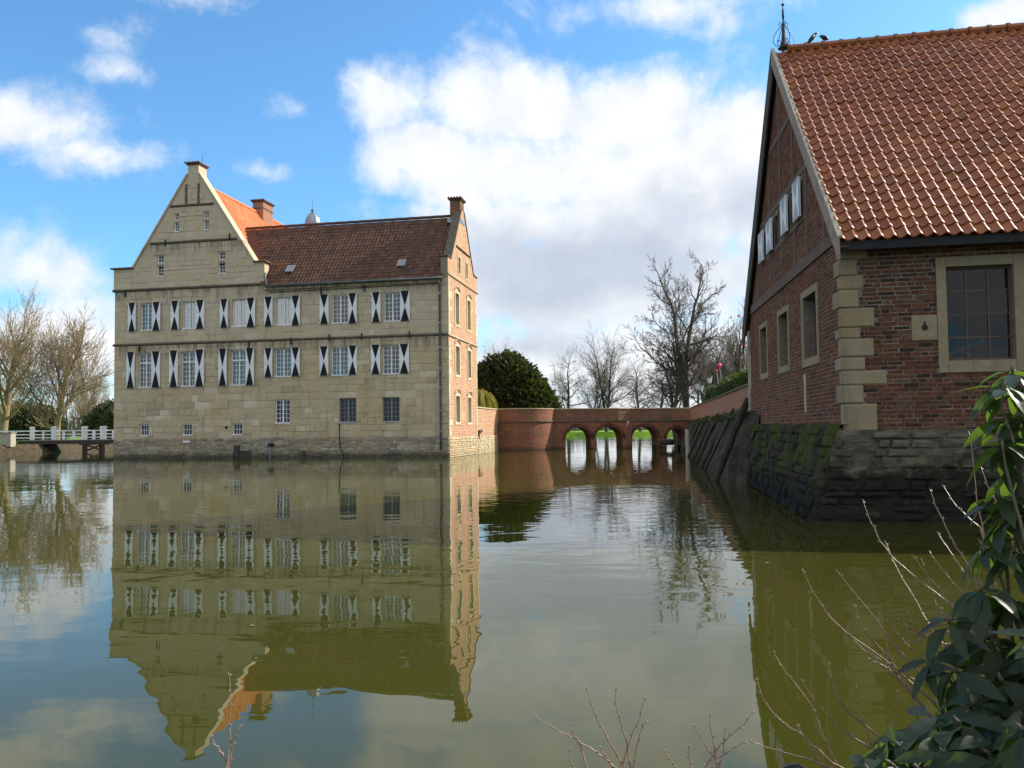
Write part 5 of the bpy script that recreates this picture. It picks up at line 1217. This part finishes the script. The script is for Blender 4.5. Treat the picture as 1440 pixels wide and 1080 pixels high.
# yew, hedges, dark evergreens
def blob(rnd, c, rad):
    a = rnd.uniform(0, 2*math.pi); z = rnd.uniform(-.25, 1); k = math.sqrt(max(0, 1-z*z)); return Vector((c[0]+rad[0]*k*math.cos(a), c[1]+rad[1]*k*math.sin(a), c[2]+rad[2]*z)), Vector((k*math.cos(a), k*math.sin(a), z)).normalized()
def evergreen(name, label, cat, loc, lobes, mat, n, size, seed, group=None, trunk_h=1.0, droop=0):
    rnd = random.Random(seed); t = thing(name, label, cat, loc, group); L = Vector(loc); mb = MB()
    core = MB()
    for c, rad in lobes:
        c = Vector(c)+L
        def fn(c=c, rad=rad):
            kk = rnd.uniform(.84, 1.04) if rnd.random() < .8 else rnd.uniform(1.0, 1.13); p, nn = blob(rnd, c, [x*kk for x in rad]); p = p + Vector((rnd.gauss(0, .03)*rad[0], rnd.gauss(0, .03)*rad[1], 0)); return p, nn
        leaf_cloud(mb, int(n*rad[0]*rad[2]/4), fn, size, rnd, droop)
        k = 10
        core.tube([c+Vector((0, 0, rad[2]*z)) for z in (-.4, 0, .4, .7, .84)], [rad[0]*.84*x for x in (.8, .9, .8, .55, .05)], k)
    core.build('branch_mass', mat, t); mb.build('foliage', mat, t)
    tr = MB(); tr.tube([L+Vector((0, 0, -.3)), L+Vector((.05, 0, trunk_h))], [.3, .22], 7); tr.build('trunk', 'bark_dark', t); return t
evergreen('yew_bush', 'huge dark green yew bush behind the bridge bastion', 'bush', (.1, 80, 1.9), [((-.5, 0, 3.0), (2.2, 2.2, 3.55)), ((-2.0, .3, 2.6), (1.7, 1.8, 3.4)), ((-3.0, .2, 1.6), (1.3, 1.5, 3.0)), ((.8, -.4, 2.3), (1.8, 1.8, 3.3)), ((1.8, 0, 1.6), (1.6, 1.6, 2.8)), ((2.8, -.3, .7), (1.3, 1.4, 2.3)), ((.3, -1.3, 1.0), (2.2, 1.6, 3.0)), ((-1.6, -1.2, .8), (2.0, 1.6, 3.0)), ((2.0, -1.0, .3), (1.8, 1.3, 2.0)), ((3.5, -.2, .1), (.9, 1.2, 1.5))], 'yew_leaf', 1900, .46, 4)
def willow():
    rnd = random.Random(9); L = Vector((-2.6, 68, 1.9)); t = thing('weeping_willow', 'small weeping willow with yellow hanging twigs over the sunlit wall', 'tree', tuple(L)); mb = MB()
    for i in range(260):
        a = rnd.uniform(0, 2*math.pi); r_ = rnd.uniform(.2, 1.35); x, y = math.cos(a)*r_, math.sin(a)*r_; z = 2.6+rnd.uniform(-.2, .35)-r_*r_*.25
        pts = [L+Vector((x*.25, y*.25, z-.3)), L+Vector((x*.75, y*.75, z+.12)), L+Vector((x*1.05, y*1.05, z-.35)), L+Vector((x*1.18, y*1.18, z-1.2-rnd.random()*.5)), L+Vector((x*1.2, y*1.2, max(.1, z-2.0-rnd.random()*.6)))]
        mb.tube(pts, [.02, .018, .016, .014, .01], 3, cap=False)
    mb.build('crown', 'willow_leaf', t); m = MB(); m.tube([L, L+Vector((0, 0, 2.3))], [.16, .1], 7); m.build('trunk', 'bark', t)
willow()
def hedge(label, p0, p1, wd_, z0, z1, seed, n=2600):
    rnd = random.Random(seed); a, b = Vector((*p0, 0)), Vector((*p1, 0)); d = (b-a); L = d.length; d /= L; nn = Vector((-d.y, d.x, 0)); t = thing('clipped_hedge', label, 'hedge', (a.x, a.y, z0), 'clipped hedges behind the boundary wall'); fr = Frame((a.x, a.y, 0), d, nn)
    mb = MB(); mb.box(fr, .06, L-.06, -wd_/2+.06, wd_/2-.06, z0, z1-.06); mb.build('branch_mass', 'hedge_leaf', t); mb = MB()
    def fn():
        f = rnd.random()
        if f < .4: return fr(rnd.uniform(0, L), -wd_/2, rnd.uniform(z0, z1)), -nn
        if f < .6: return fr(rnd.uniform(0, L), wd_/2, rnd.uniform(z0, z1)), nn
        if f < .75: return fr(0, rnd.uniform(-wd_/2, wd_/2), rnd.uniform(z0, z1)), -d
        return fr(rnd.uniform(0, L), rnd.uniform(-wd_/2, wd_/2), z1), Vector((0, 0, 1))
    leaf_cloud(mb, n, fn, .10, rnd); mb.build('foliage', 'hedge_leaf', t)
hedge('lower clipped hedge block nearer the bridge and lanterns', (12.35, 49), (11.4, 44.2), 1.5, 1.9, 3.7, 3)
hedge('longer taller clipped hedge nearer the farm building', (11.55, 43.4), (9.5, 29), 1.5, 1.9, 3.75, 4, 6500)
evergreen('ivy_bush', 'dark ivy bush at the wall end against the farm gable', 'bush', (9.1, 27.2, 1.9), [((0, 0, 1.0), (.8, .9, 1.5)), ((-.2, -.5, .3), (.9, .9, 1.2))], 'dark_leaf', 2500, .12, 6)
k = 0
ev_l = ['dark evergreen bush left of the mossy tree trunks', 'dark evergreen bush behind the white bridge posts', 'dark evergreen bush between the mossy trees', 'broad dark evergreen behind the bridge middle', 'dark evergreen next to the castle corner', 'brownish bush at far left behind the pale box']
for (x, y, rx, rz_), lb in zip(((-62, 105, 4.5, 3.4), (-49, 108, 4.2, 3.6), (-56, 118, 4.5, 4.0), (-43, 112, 5.5, 4.2), (-35.0, 118, 5.0, 5.4), (-66, 100, 4, 3.5)), ev_l):
    evergreen('evergreen_bush', lb, 'bush', (x, y, .6), [((0, 0, rz_*.35), (rx, rx*.7, rz_)), ((rx*.5, -1, .8), (rx*.6, rx*.5, rz_*.7)), ((-rx*.5, .5, .8), (rx*.6, rx*.5, rz_*.75))], 'dark_leaf', 900, .36, 30+k, 'dark evergreens beyond the white bridge'); k += 1
# far-off wood along the horizon, one mass
def far_wood():
    rnd = random.Random(77); mb = MB()
    for i in range(5200):
        x = rnd.uniform(-420, 260); y = 330+rnd.uniform(-30, 60)+abs(x)*.1; hh = rnd.uniform(6, 13)*(.8+.3*math.sin(x*.05)+.2*math.sin(x*.13))*(1.25 if x < -70 else .5)
        b = Vector((x, y, .5)); tip = b+Vector((rnd.gauss(0, 1.6), rnd.gauss(0, 1), hh)); w_ = rnd.uniform(.12, .4); mb.face([b-Vector((w_, 0, 0)), b+Vector((w_, 0, 0)), tip+Vector((w_*.3, 0, 0)), tip-Vector((w_*.3, 0, 0))], None, 0, rnd.random())
        for j in range(2):
            q = b.lerp(tip, rnd.uniform(.3, .9)); e = q+Vector((rnd.gauss(0, 2), 0, rnd.uniform(.5, 2.6))); mb.face([q, q+Vector((.2, 0, 0)), e], None, 0, rnd.random())
    mb.build('distant_wood', 'bark', None, None, 'stuff')
far_wood()

# ------------------------------------------------------------------ white footbridge on the left
D0, D1 = Vector((-42.0, 70.0, 0)), Vector((-21.6, 70.5, 0)); LD = (D1-D0).length; dD = (D1-D0)/LD; nD = Vector((-.5, .87, 0))
PD = lambda x, y, z: D0 + dD*x + nD*y + Vector((0, 0, z))
fbd = thing('white_footbridge', 'low wooden footbridge with white railings beside the castle', 'footbridge', tuple(D0))
for i in range(int(LD/.3)):
    mb = MB(); mb.box(PD, i*.3+.01, i*.3+.29, -.25, 2.3, .99, 1.06); mb.build('deck_plank', 'planks_grey', fbd)
for y in (-.1, 2.1): mb = MB(); mb.box(PD, 0, LD, y-.12, y+.12, .70, .985); mb.build('girder', 'dark_wood', fbd)
def x_at(px, Y=63.6): return 0
bigp = [1.27, 3.1, 5.7, 7.3]; smallp = [2.2, 3.93, 4.8, 6.5, 8.2, 9.6, 11.0, 12.4]
for y in (0.0, 2.0):
    for x in bigp:
        mb = MB(); mb.box(PD, x-.2, x+.2, y-.2, y+.2, 1.06, 2.06); p_ = mb.build('newel_post', 'white_paint', fbd)
        mb = MB(); mb.box(PD, x-.25, x+.25, y-.25, y+.25, 2.06, 2.15); mb.box(PD, x-.17, x+.17, y-.17, y+.17, 2.15, 2.19); mb.build('post_cap', 'white_paint', p_)
    for x in smallp:
        mb = MB(); mb.box(PD, x-.075, x+.075, y-.06, y+.06, 1.06, 1.86); mb.build('rail_post', 'white_paint', fbd)
    for z in (1.25, 1.52, 1.83):
        mb = MB(); mb.box(PD, -4.2, LD, y-.035, y+.035, z-.04, z+.045); mb.build('rail', 'white_paint', fbd)
tr_ = MB()
for x in (5.75, 7.2):
    mb = MB(); mb.box(PD, x-.16, x+.16, -.2, .15, -.5, .62); mb.build('pile', 'dark_wood', fbd)
    mb = MB(); mb.box(PD, x-.16, x+.16, 1.9, 2.2, -.5, .62); mb.build('pile', 'dark_wood', fbd)
mb = MB(); mb.box(PD, 5.2, 7.8, -.2, .15, .62, .70); mb.build('cap_beam', 'dark_wood', fbd)
for a, b in (((5.9, .15), (7.05, .58)), ((5.9, .58), (7.05, .15))):
    mb = MB(); mb.tube([PD(a[0], -.05, a[1]), PD(b[0], -.05, b[1])], .07, 4); mb.build('cross_brace', 'dark_wood', fbd)
mb = MB(); mb.hexa([PD(-1.5, -.5, -.4), PD(2.9, -.3, -.4), PD(2.9, 2.6, -.4), PD(-1.5, 2.6, -.4), PD(-1.5, -.5, .98), PD(1.0, -.3, .69), PD(1.0, 2.6, .69), PD(-1.5, 2.6, .98)]); mb.build('abutment', 'earth', fbd)
mb = MB(); mb.box(WORLD, -41.6, -40.65, 66.9, 67.6, .55, 1.66); mb.box(WORLD, -41.66, -40.59, 66.84, 67.66, 1.66, 1.72); kb = mb.build('utility_box', 'concrete')
tag(kb, 'pale square utility box on the left bank before the footbridge', 'utility box'); bv = kb.modifiers.new('bevel', 'BEVEL'); bv.width = .03
# dead leaf slope and row of bank stakes
stakes = MB(); rs = random.Random(4)
for i in range(90):
    x = -38.9+i*.15; y = 78.9+.32*(x+38.9)*.8; stakes.tube([(x, y, -.3), (x, y, .36+rs.uniform(-.04, .04))], .055, 5)
stakes.build('bank_stakes', 'planks_grey', None, None, 'stuff')

# ------------------------------------------------------------------ lanterns and pink balloons in the garden
def lantern(mb_post, c, sc=1.0):
    pass
def lamp_head(t, c, s_=.3):
    mb = MB(); mb.lathe(c, [(s_*.4, 0), (s_*.75, s_*1.5)], 6); h = mb.build('lamp_glass', 'lamp_glass', t)
    mb = MB(); mb.lathe(c+Vector((0, 0, s_*1.5)), [(s_*.95, 0), (s_*.7, s_*.35), (s_*.2, s_*.6), (s_*.08, s_*.95)], 6); mb.build('lamp_cap', 'iron', h)
l1 = thing('garden_lantern', 'single dark lantern on a post left of the three-armed lantern', 'lantern', (12.2, 54, 1.9)); c = Vector((12.2, 54, 1.9))
mb = MB(); mb.tube([c, c+Vector((0, 0, 2.1))], .06, 7); mb.build('post', 'iron', l1); lamp_head(l1, c+Vector((0, 0, 2.1)), .26)
l2 = thing('garden_lantern', 'three-armed pale lantern post behind the clipped hedge', 'lantern', (12.95, 54, 1.9)); c = Vector((12.95, 54, 1.9))
mb = MB(); mb.tube([c, c+Vector((0, 0, 2.5))], .06, 7); mb.tube([c+Vector((-.55, 0, 2.0)), c+Vector((-.3, 0, 1.7)), c+Vector((.3, 0, 1.7)), c+Vector((.55, 0, 2.0))], .035, 5); mb.build('post', 'iron', l2)
for dx, dz in ((-.55, 2.0), (0, 2.5), (.55, 2.0)): lamp_head(l2, c+Vector((dx, 0, dz)), .24)
for (x, y, z, r_), lb in zip(((15.16, 60, 6.01, .16), (14.94, 60, 5.64, .10), (17.0, 60, 7.39, .13), (16.07, 60, 9.54, .08), (16.6, 60, 9.64, .08)), ('largest pink balloon, hanging above the three-armed lantern', 'small pink balloon just below the largest one', 'pink balloon closest to the farm gable edge', 'tiny pink balloon high up, left of its pair', 'tiny pink balloon high up, right of its pair')):
    t = thing('balloon', lb, 'balloon', (x, y, z), 'pink balloons hung in the trees'); mb = MB(); c = Vector((x, y, z)); mb.lathe(c, [(.02, -r_*1.15), (r_*.5, -r_*.8), (r_*.92, -r_*.2), (r_, .15*r_), (r_*.8, r_*.65), (r_*.4, r_*.92), (.01, r_)], 12); mb.build('bulb', 'pink', t, smooth=True)
    mb = MB(); mb.tube([c-Vector((0, 0, r_)), c+Vector((.1, 0, -r_-.7)), c+Vector((.0, .1, -r_-1.5))], .01, 3); mb.build('string', 'white_paint', t)

# ------------------------------------------------------------------ near bank: bare shoots and rhododendron
RTW = [
 [(0.797, 2.3, 1.107), (0.83, 2.28, 1.023), (0.888, 2.26, 0.95), (0.983, 2.24, 0.879), (1.084, 2.22, 0.79), (1.111, 2.2, 0.769)],
 [(1.011, 2.4, 1.288), (1.017, 2.36, 1.225), (1.037, 2.32, 1.16), (1.085, 2.28, 1.097), (1.159, 2.24, 1.028), (1.203, 2.2, 0.989)],
 [(1.072, 2.4, 1.169), (1.075, 2.333, 1.098), (1.096, 2.267, 1.013), (1.116, 2.2, 0.934)],
 [(0.679, 2.2, 0.911), (0.704, 2.175, 0.863), (0.757, 2.15, 0.789), (0.782, 2.125, 0.708), (0.806, 2.1, 0.647)],
 [(0.633, 2.2, 0.842), (0.646, 2.175, 0.791), (0.683, 2.15, 0.745), (0.728, 2.125, 0.717), (0.789, 2.1, 0.661)],
 [(0.55, 2.0, 0.755), (0.617, 2.0, 0.731), (0.684, 2.0, 0.712), (0.768, 2.0, 0.681)],
 [(0.898, 2.2, 1.029), (0.915, 2.2, 0.974), (0.966, 2.2, 0.908), (1.011, 2.2, 0.852), (1.092, 2.2, 0.778)],
 [(0.961, 2.2, 1.006), (0.973, 2.2, 0.954), (0.994, 2.2, 0.862), (1.028, 2.2, 0.815)],
 [(0.98, 2.2, 0.991), (1.014, 2.2, 0.945), (1.059, 2.2, 0.898), (1.113, 2.2, 0.842)],
 [(1.01, 2.2, 0.991), (1.061, 2.2, 0.953), (1.135, 2.2, 0.925), (1.162, 2.2, 0.906)],
 [(1.156, 2.3, 1.324), (1.162, 2.267, 1.263), (1.189, 2.233, 1.171), (1.216, 2.2, 1.11)],
 [(1.19, 2.3, 1.337), (1.202, 2.25, 1.283), (1.236, 2.2, 1.227)],
 [(1.272, 2.3, 1.481), (1.265, 2.275, 1.397), (1.26, 2.25, 1.282), (1.262, 2.225, 1.19), (1.257, 2.2, 1.1)],
 [(1.302, 2.3, 1.385), (1.304, 2.267, 1.319), (1.317, 2.233, 1.264), (1.315, 2.2, 1.23)],
 [(1.15, 2.3, 1.152), (1.166, 2.267, 1.108), (1.195, 2.233, 1.057), (1.231, 2.2, 1.007)],
 [(1.173, 2.3, 1.204), (1.179, 2.25, 1.159), (1.197, 2.2, 1.101)],
 [(0.855, 2.1, 0.853), (0.864, 2.1, 0.786), (0.883, 2.1, 0.716), (0.905, 2.1, 0.678)],
 [(0.958, 2.1, 0.841), (0.949, 2.1, 0.768), (0.938, 2.1, 0.707), (0.945, 2.1, 0.646)],
 [(0.716, 2.1, 0.867), (0.757, 2.1, 0.805), (0.827, 2.1, 0.734), (0.896, 2.1, 0.69)],
 [(0.669, 2.0, 0.792), (0.702, 2.0, 0.738), (0.726, 2.0, 0.688)],
 [(0.958, 2.1, 0.952), (0.982, 2.1, 0.873), (1.006, 2.1, 0.767)],
 [(1.038, 2.2, 1.009), (1.044, 2.2, 0.963), (1.049, 2.2, 0.926), (1.098, 2.2, 0.953), (1.164, 2.2, 0.952)],
 [(0.928, 2.2, 0.89), (0.974, 2.2, 0.866), (1.005, 2.2, 0.843)],
 [(0.787, 2.1, 0.91), (0.798, 2.1, 0.849), (0.828, 2.1, 0.787)]]
BTW = [
 [(0.051, 2.6, 0.619), (0.143, 2.6, 0.561), (0.23, 2.6, 0.513), (0.317, 2.6, 0.447)],
 [(0.217, 2.6, 0.704), (0.243, 2.6, 0.625), (0.275, 2.6, 0.56), (0.324, 2.6, 0.469)],
 [(0.31, 2.6, 0.701), (0.315, 2.6, 0.625), (0.34, 2.6, 0.538), (0.356, 2.6, 0.447)],
 [(0.402, 2.6, 0.671), (0.379, 2.6, 0.591), (0.351, 2.6, 0.527), (0.326, 2.6, 0.447)],
 [(0.41, 2.6, 0.593), (0.385, 2.6, 0.559), (0.361, 2.6, 0.447)],
 [(0.165, 2.6, 0.587), (0.186, 2.6, 0.544), (0.197, 2.6, 0.528)],
 [(0.261, 2.6, 0.517), (0.284, 2.6, 0.478), (0.306, 2.6, 0.443)],
 [(0.16, 2.6, 0.512), (0.17, 2.6, 0.464), (0.196, 2.6, 0.431)],
 [(0.708, 2.5, 0.658), (0.678, 2.5, 0.613), (0.624, 2.5, 0.572), (0.58, 2.5, 0.52), (0.558, 2.5, 0.485)],
 [(0.529, 2.5, 0.618), (0.56, 2.5, 0.562), (0.597, 2.5, 0.509), (0.605, 2.5, 0.484)],
 [(0.575, 2.5, 0.647), (0.582, 2.5, 0.593), (0.597, 2.5, 0.53)],
 [(0.439, 2.5, 0.542), (0.464, 2.5, 0.507), (0.484, 2.5, 0.482)],
 [(0.511, 2.5, 0.556), (0.517, 2.5, 0.51), (0.527, 2.5, 0.481)],
 [(0.625, 2.5, 0.609), (0.619, 2.5, 0.551), (0.6, 2.5, 0.48)],
 [(0.687, 2.5, 0.567), (0.634, 2.5, 0.538), (0.58, 2.5, 0.51)],
 [(-0.96, 2.8, 0.703), (-0.95, 2.8, 0.606), (-0.955, 2.8, 0.536), (-0.954, 2.8, 0.478), (-0.963, 2.8, 0.38)],
 [(-1.016, 2.8, 0.49), (-0.997, 2.8, 0.455), (-0.978, 2.8, 0.432), (-0.963, 2.8, 0.404)],
 [(-0.921, 2.8, 0.524), (-0.931, 2.8, 0.496), (-0.952, 2.8, 0.464)],
 [(-0.94, 2.8, 0.473), (-0.949, 2.8, 0.42), (-0.959, 2.8, 0.376)]]
rt_ = random.Random(2)
def shoots(label, lines, root, cat='shrub', w=.0027, extra=None):
    t = thing('bare_shrub', label, cat, root)
    for L in lines:
        pts = [Vector(p) for p in L]; fin_ = []
        # smooth the course a little and give it knobbly buds
        for i in range(len(pts)-1):
            for k in range(4): 
                a = pts[max(i-1, 0)]; b = pts[i]; c = pts[i+1]; d = pts[min(i+2, len(pts)-1)]; s = k/4
                fin_.append(.5*((2*b)+(c-a)*s+(2*a-5*b+4*c-d)*s*s+(3*b-3*c+d-a)*s**3))
        fin_.append(pts[-1]); r_ = Vector(root); e = fin_[-1]
        fin_ += [e.lerp(r_, .35)+Vector((rt_.uniform(-.01, .01), 0, -.03)), r_+Vector((rt_.uniform(-.03, .03), rt_.uniform(-.03, .03), 0))]
        n = len(fin_); mb = MB(); fin_ = [p+Vector((rt_.gauss(0, .0012), rt_.gauss(0, .0012), rt_.gauss(0, .0012))) for p in fin_]
        mb.tube(fin_, [w*(.35+.9*i/n) for i in range(n)], 6)
        for i in range(1, n-3, 2):
            d = (fin_[i]-fin_[i+1]).normalized(); sd_ = d.cross(Vector((0, 1, 0))).normalized()*(1 if (i//2) % 2 else -1); q = fin_[i]
            mb.tube([q, q+sd_*.004+d*.004, q+sd_*.005+d*.011], [w*.5, w*.75, w*.15], 5)
        mb.build('shoot', 'shoot', t, smooth=True)
    return t
for i in range(13):
    x0 = rt_.uniform(1.0, 1.3); z0 = rt_.uniform(.70, .95); ln = rt_.uniform(.16, .42); an = rt_.uniform(1.75, 2.7); p = Vector((x0, rt_.uniform(2.05, 2.3), z0)); L = [tuple(p)]
    for k in range(3):
        p = p + Vector((math.cos(an), rt_.uniform(-.1, .1), math.sin(an)))*ln/3; an -= rt_.uniform(-.1, .25); L.append(tuple(p))
    RTW.append(L[::-1])
RTW = [[tuple(Vector((0, 0, 1.5))+(Vector(p)-Vector((0, 0, 1.5)))*1.22) for p in L] for L in RTW]
shoots('bare red-brown shoots arching left out of the rhododendron', RTW, (1.75, 2.6, .14))
shoots('bare twiggy shrub tips at the bottom centre edge', BTW[:8], (.33, 2.55, .14), w=.0026)
shoots('bare twigs at the bottom edge between the centre shrub and the log', BTW[8:15], (.58, 2.45, .14), w=.0025)
shoots('single bare twig rising at the bottom left over the reflected gable', BTW[15:], (-.97, 2.62, .14), w=.0032)
# a dark old log end on the bank
lg = thing('log', 'dark rounded log end with pale rim at the bottom edge by the shoots', 'log', (.83, 2.42, .3)); mb = MB()
mb.tube([(.78, 2.5, .34), (.92, 2.3, .30), (1.1, 2.05, .26)], [.165, .17, .17], 16); mb.build('trunk', 'deep_dark', lg, smooth=True)
mb = MB(); cc_ = Vector((.779, 2.501, .341)); ax = (Vector((.78, 2.5, .34))-Vector((.92, 2.3, .30))).normalized(); s1 = ax.cross(Vector((0, 0, 1))).normalized(); s2 = s1.cross(ax)
mb.tube([cc_+s1*.16*math.cos(a)+s2*.16*math.sin(a) for a in [2*math.pi*i/20 for i in range(21)]], .008, 5); mb.build('bark_rim', 'bark', lg)

CL = [(1.16, 2.2, 0.851, 1), (1.016, 2.05, 0.784, 1), (0.89, 1.95, 0.755, 1), (0.85, 1.9, 0.735, 1), (1.29, 2.3, 1.043, 1), (1.172, 2.25, 0.969, 0.8), (1.407, 2.4, 1.288, 0.9), (1.448, 2.4, 1.452, 0.95), (1.512, 2.45, 1.608, 1.0), (1.314, 2.3, 0.897, 1), (1.376, 2.3, 1.003, 1), (1.422, 2.35, 1.132, 1), (1.149, 2.1, 0.801, 1), (1.252, 2.15, 0.837, 1), (0.972, 1.9, 0.757, 1), (1.068, 1.9, 0.756, 1), (1.212, 2.0, 0.799, 1), (1.34, 2.2, 0.895, 1), (1.36, 2.4, 1.145, 0.9), (1.146, 2.3, 0.851, 0.8), (1.468, 2.4, 1.287, 1), (1.488, 2.4, 1.513, 1), (1.059, 2.0, 0.784, 1), (0.906, 1.9, 0.727, 1), (0.773, 1.85, 0.74, 0.8), (1.117, 1.85, 0.744, 1), (1.189, 2.05, 0.765, 1)]
def rhododendron():
    rnd = random.Random(12); root = Vector((1.45, 2.05, .16)); t = thing('rhododendron_bush', 'glossy dark green rhododendron filling the lower right corner', 'bush', tuple(root))
    lm = []
    for v in range(4):
        mb = MB(); L, Wd = .122, .0195+.002*v; rows = 9; fold = .14+.06*v; droop = .16+.15*v
        pr = [0.12, .50, .78, .94, 1.0, .97, .86, .66, .36, .03]
        G_ = []
        for i in range(rows+1):
            s = i/rows; x = L*s; z = -droop*L*s*s + .0012*math.sin(i*2.3+v); w_ = Wd*pr[i]; wv = 1+.06*math.sin(i*1.9+v*2); G_.append([Vector((x, -w_*wv, z+fold*w_)), Vector((x, -w_*.07, z+.0004)), Vector((x, w_*.07, z+.0004)), Vector((x, w_, z+fold*w_))])
        for i in range(rows):
            for j in range(3): mb.face([G_[i][j], G_[i+1][j], G_[i+1][j+1], G_[i][j+1]], None, 0, 1.0 if j == 1 else .08+.12*v)
        st = MB(); mb.tube([Vector((-.018, 0, .002)), Vector((0, 0, 0))], .0016, 4)
        me = bpy.data.meshes.new('leaf'); me.from_pydata([tuple(p) for p in mb.v], [], mb.f); me.materials.append(MAT['rhodo_leaf']); me.polygons.foreach_set('use_smooth', [True]*len(mb.f))
        a = me.attributes.new('tone', 'FLOAT', 'FACE'); a.data.foreach_set('value', mb.tn); bm = bmesh.new(); bm.from_mesh(me); bmesh.ops.remove_doubles(bm, verts=bm.verts, dist=1e-5); bm.to_mesh(me); bm.free(); lm.append((me, mb))
    cl = [(Vector(c[:3]), c[3]) for c in CL]
    for i in range(60):
        x = rnd.uniform(.95, 1.75); y = rnd.uniform(1.75, 2.35); zc = 1.5-(.22+max(0, (1.33-x*1.95/y))*.55)*y
        cl.append((Vector((x, y, zc-rnd.uniform(.0, .3))), 1))
    for i in range(46): cl.append((Vector((rnd.uniform(1.42, 2.0), rnd.uniform(1.9, 2.45), rnd.uniform(.5, 1.08))), 1))
    for i in range(190):
        x = rnd.uniform(1.55, 2.7); cl.append((Vector((x, min(rnd.uniform(1.9, 3.3), x/.70), rnd.uniform(.35, 1.10+.70*(x-1.42)))), 1.1))
    for p in ((1.42, 2.38, 1.60), (1.40, 2.36, 1.43), (1.47, 2.44, 1.52), (1.52, 2.5, 1.66), (1.42, 2.40, 1.23), (1.48, 2.44, 1.36)): cl.insert(12, (Vector(p), .95))
    count = 0; rest = MB(); wood = MB()
    for c, sc in cl:
        out = (c-Vector((1.6, 2.25, .5))); out.z = abs(out.z)*.6+.25; ax = (out.normalized()+Vector((rnd.gauss(0, .25), rnd.gauss(0, .25), .35))).normalized()
        b1 = ax.cross(Vector((0, 0, 1)) if abs(ax.z) < .95 else Vector((1, 0, 0))).normalized(); b2 = ax.cross(b1); n = rnd.randint(7, 10); ph = rnd.random()*6
        for k in range(n):
            a = ph+2*math.pi*k/n*1.0+rnd.uniform(-.2, .2); tilt = rnd.uniform(.05, .5)*(1 if k % 2 else .3) - .22; r_ = (b1*math.cos(a)+b2*math.sin(a)); x = (r_*math.cos(tilt)+ax*math.sin(tilt)).normalized()
            x = (x+Vector((0, 0, -.28))).normalized(); y = (ax-x*ax.dot(x)).normalized().cross(x); z = x.cross(y); s_ = sc*rnd.uniform(.78, 1.15); p = c+ax*rnd.uniform(-.012, .012)+x*.014; me, mbm = rnd.choice(lm)
            if count < 300:
                o = bpy.data.objects.new('leaf', me); COL.objects.link(o); o.parent = t; o.matrix_parent_inverse = Matrix.Translation(-root)
                o.matrix_basis = Matrix(((x.x*s_, y.x*s_, z.x*s_, p.x), (x.y*s_, y.y*s_, z.y*s_, p.y), (x.z*s_, y.z*s_, z.z*s_, p.z), (0, 0, 0, 1))); count += 1
            else:
                i0 = len(rest.v); rest.v.extend([p+(x*v.x+y*v.y+z*v.z)*s_ for v in mbm.v]); rest.f.extend([tuple(q+i0 for q in f) for f in mbm.f]); rest.mi.extend(mbm.mi); rest.tn.extend(mbm.tn); rest.uv.extend(mbm.uv)
        rp = Vector((1.5+rnd.uniform(-.15, .25), 2.1+rnd.uniform(-.1, .2), .15)); mid = c.lerp(rp, .45)+Vector((0, 0, -.06)); wood.tube([c-ax*.0, c-ax*.05, mid, rp], [.003, .004, .006, .012], 5)
        wood.tube([c-ax*.005, c+ax*.012, c+ax*.03], [.004, .0055, .0008], 6)
    rest.build('leaves', 'rhodo_leaf', t, None, 'stuff', smooth=True); wood.build('stems', 'bark', t, smooth=True)
rhododendron()
# a few pale specks floating on the moat
fl = MB(); rf = random.Random(6)
for i in range(46):
    x, y = rf.uniform(-16, 4), rf.uniform(6, 44); s_ = rf.uniform(.008, .022)*(1+y*.03); a = rf.random()*6
    fl.face([Vector((x+s_*math.cos(a+k*1.57), y+s_*math.sin(a+k*1.57), .006)) for k in range(4)])
fl.build('floating_leaves', 'bark_moss', None, None, 'stuff')
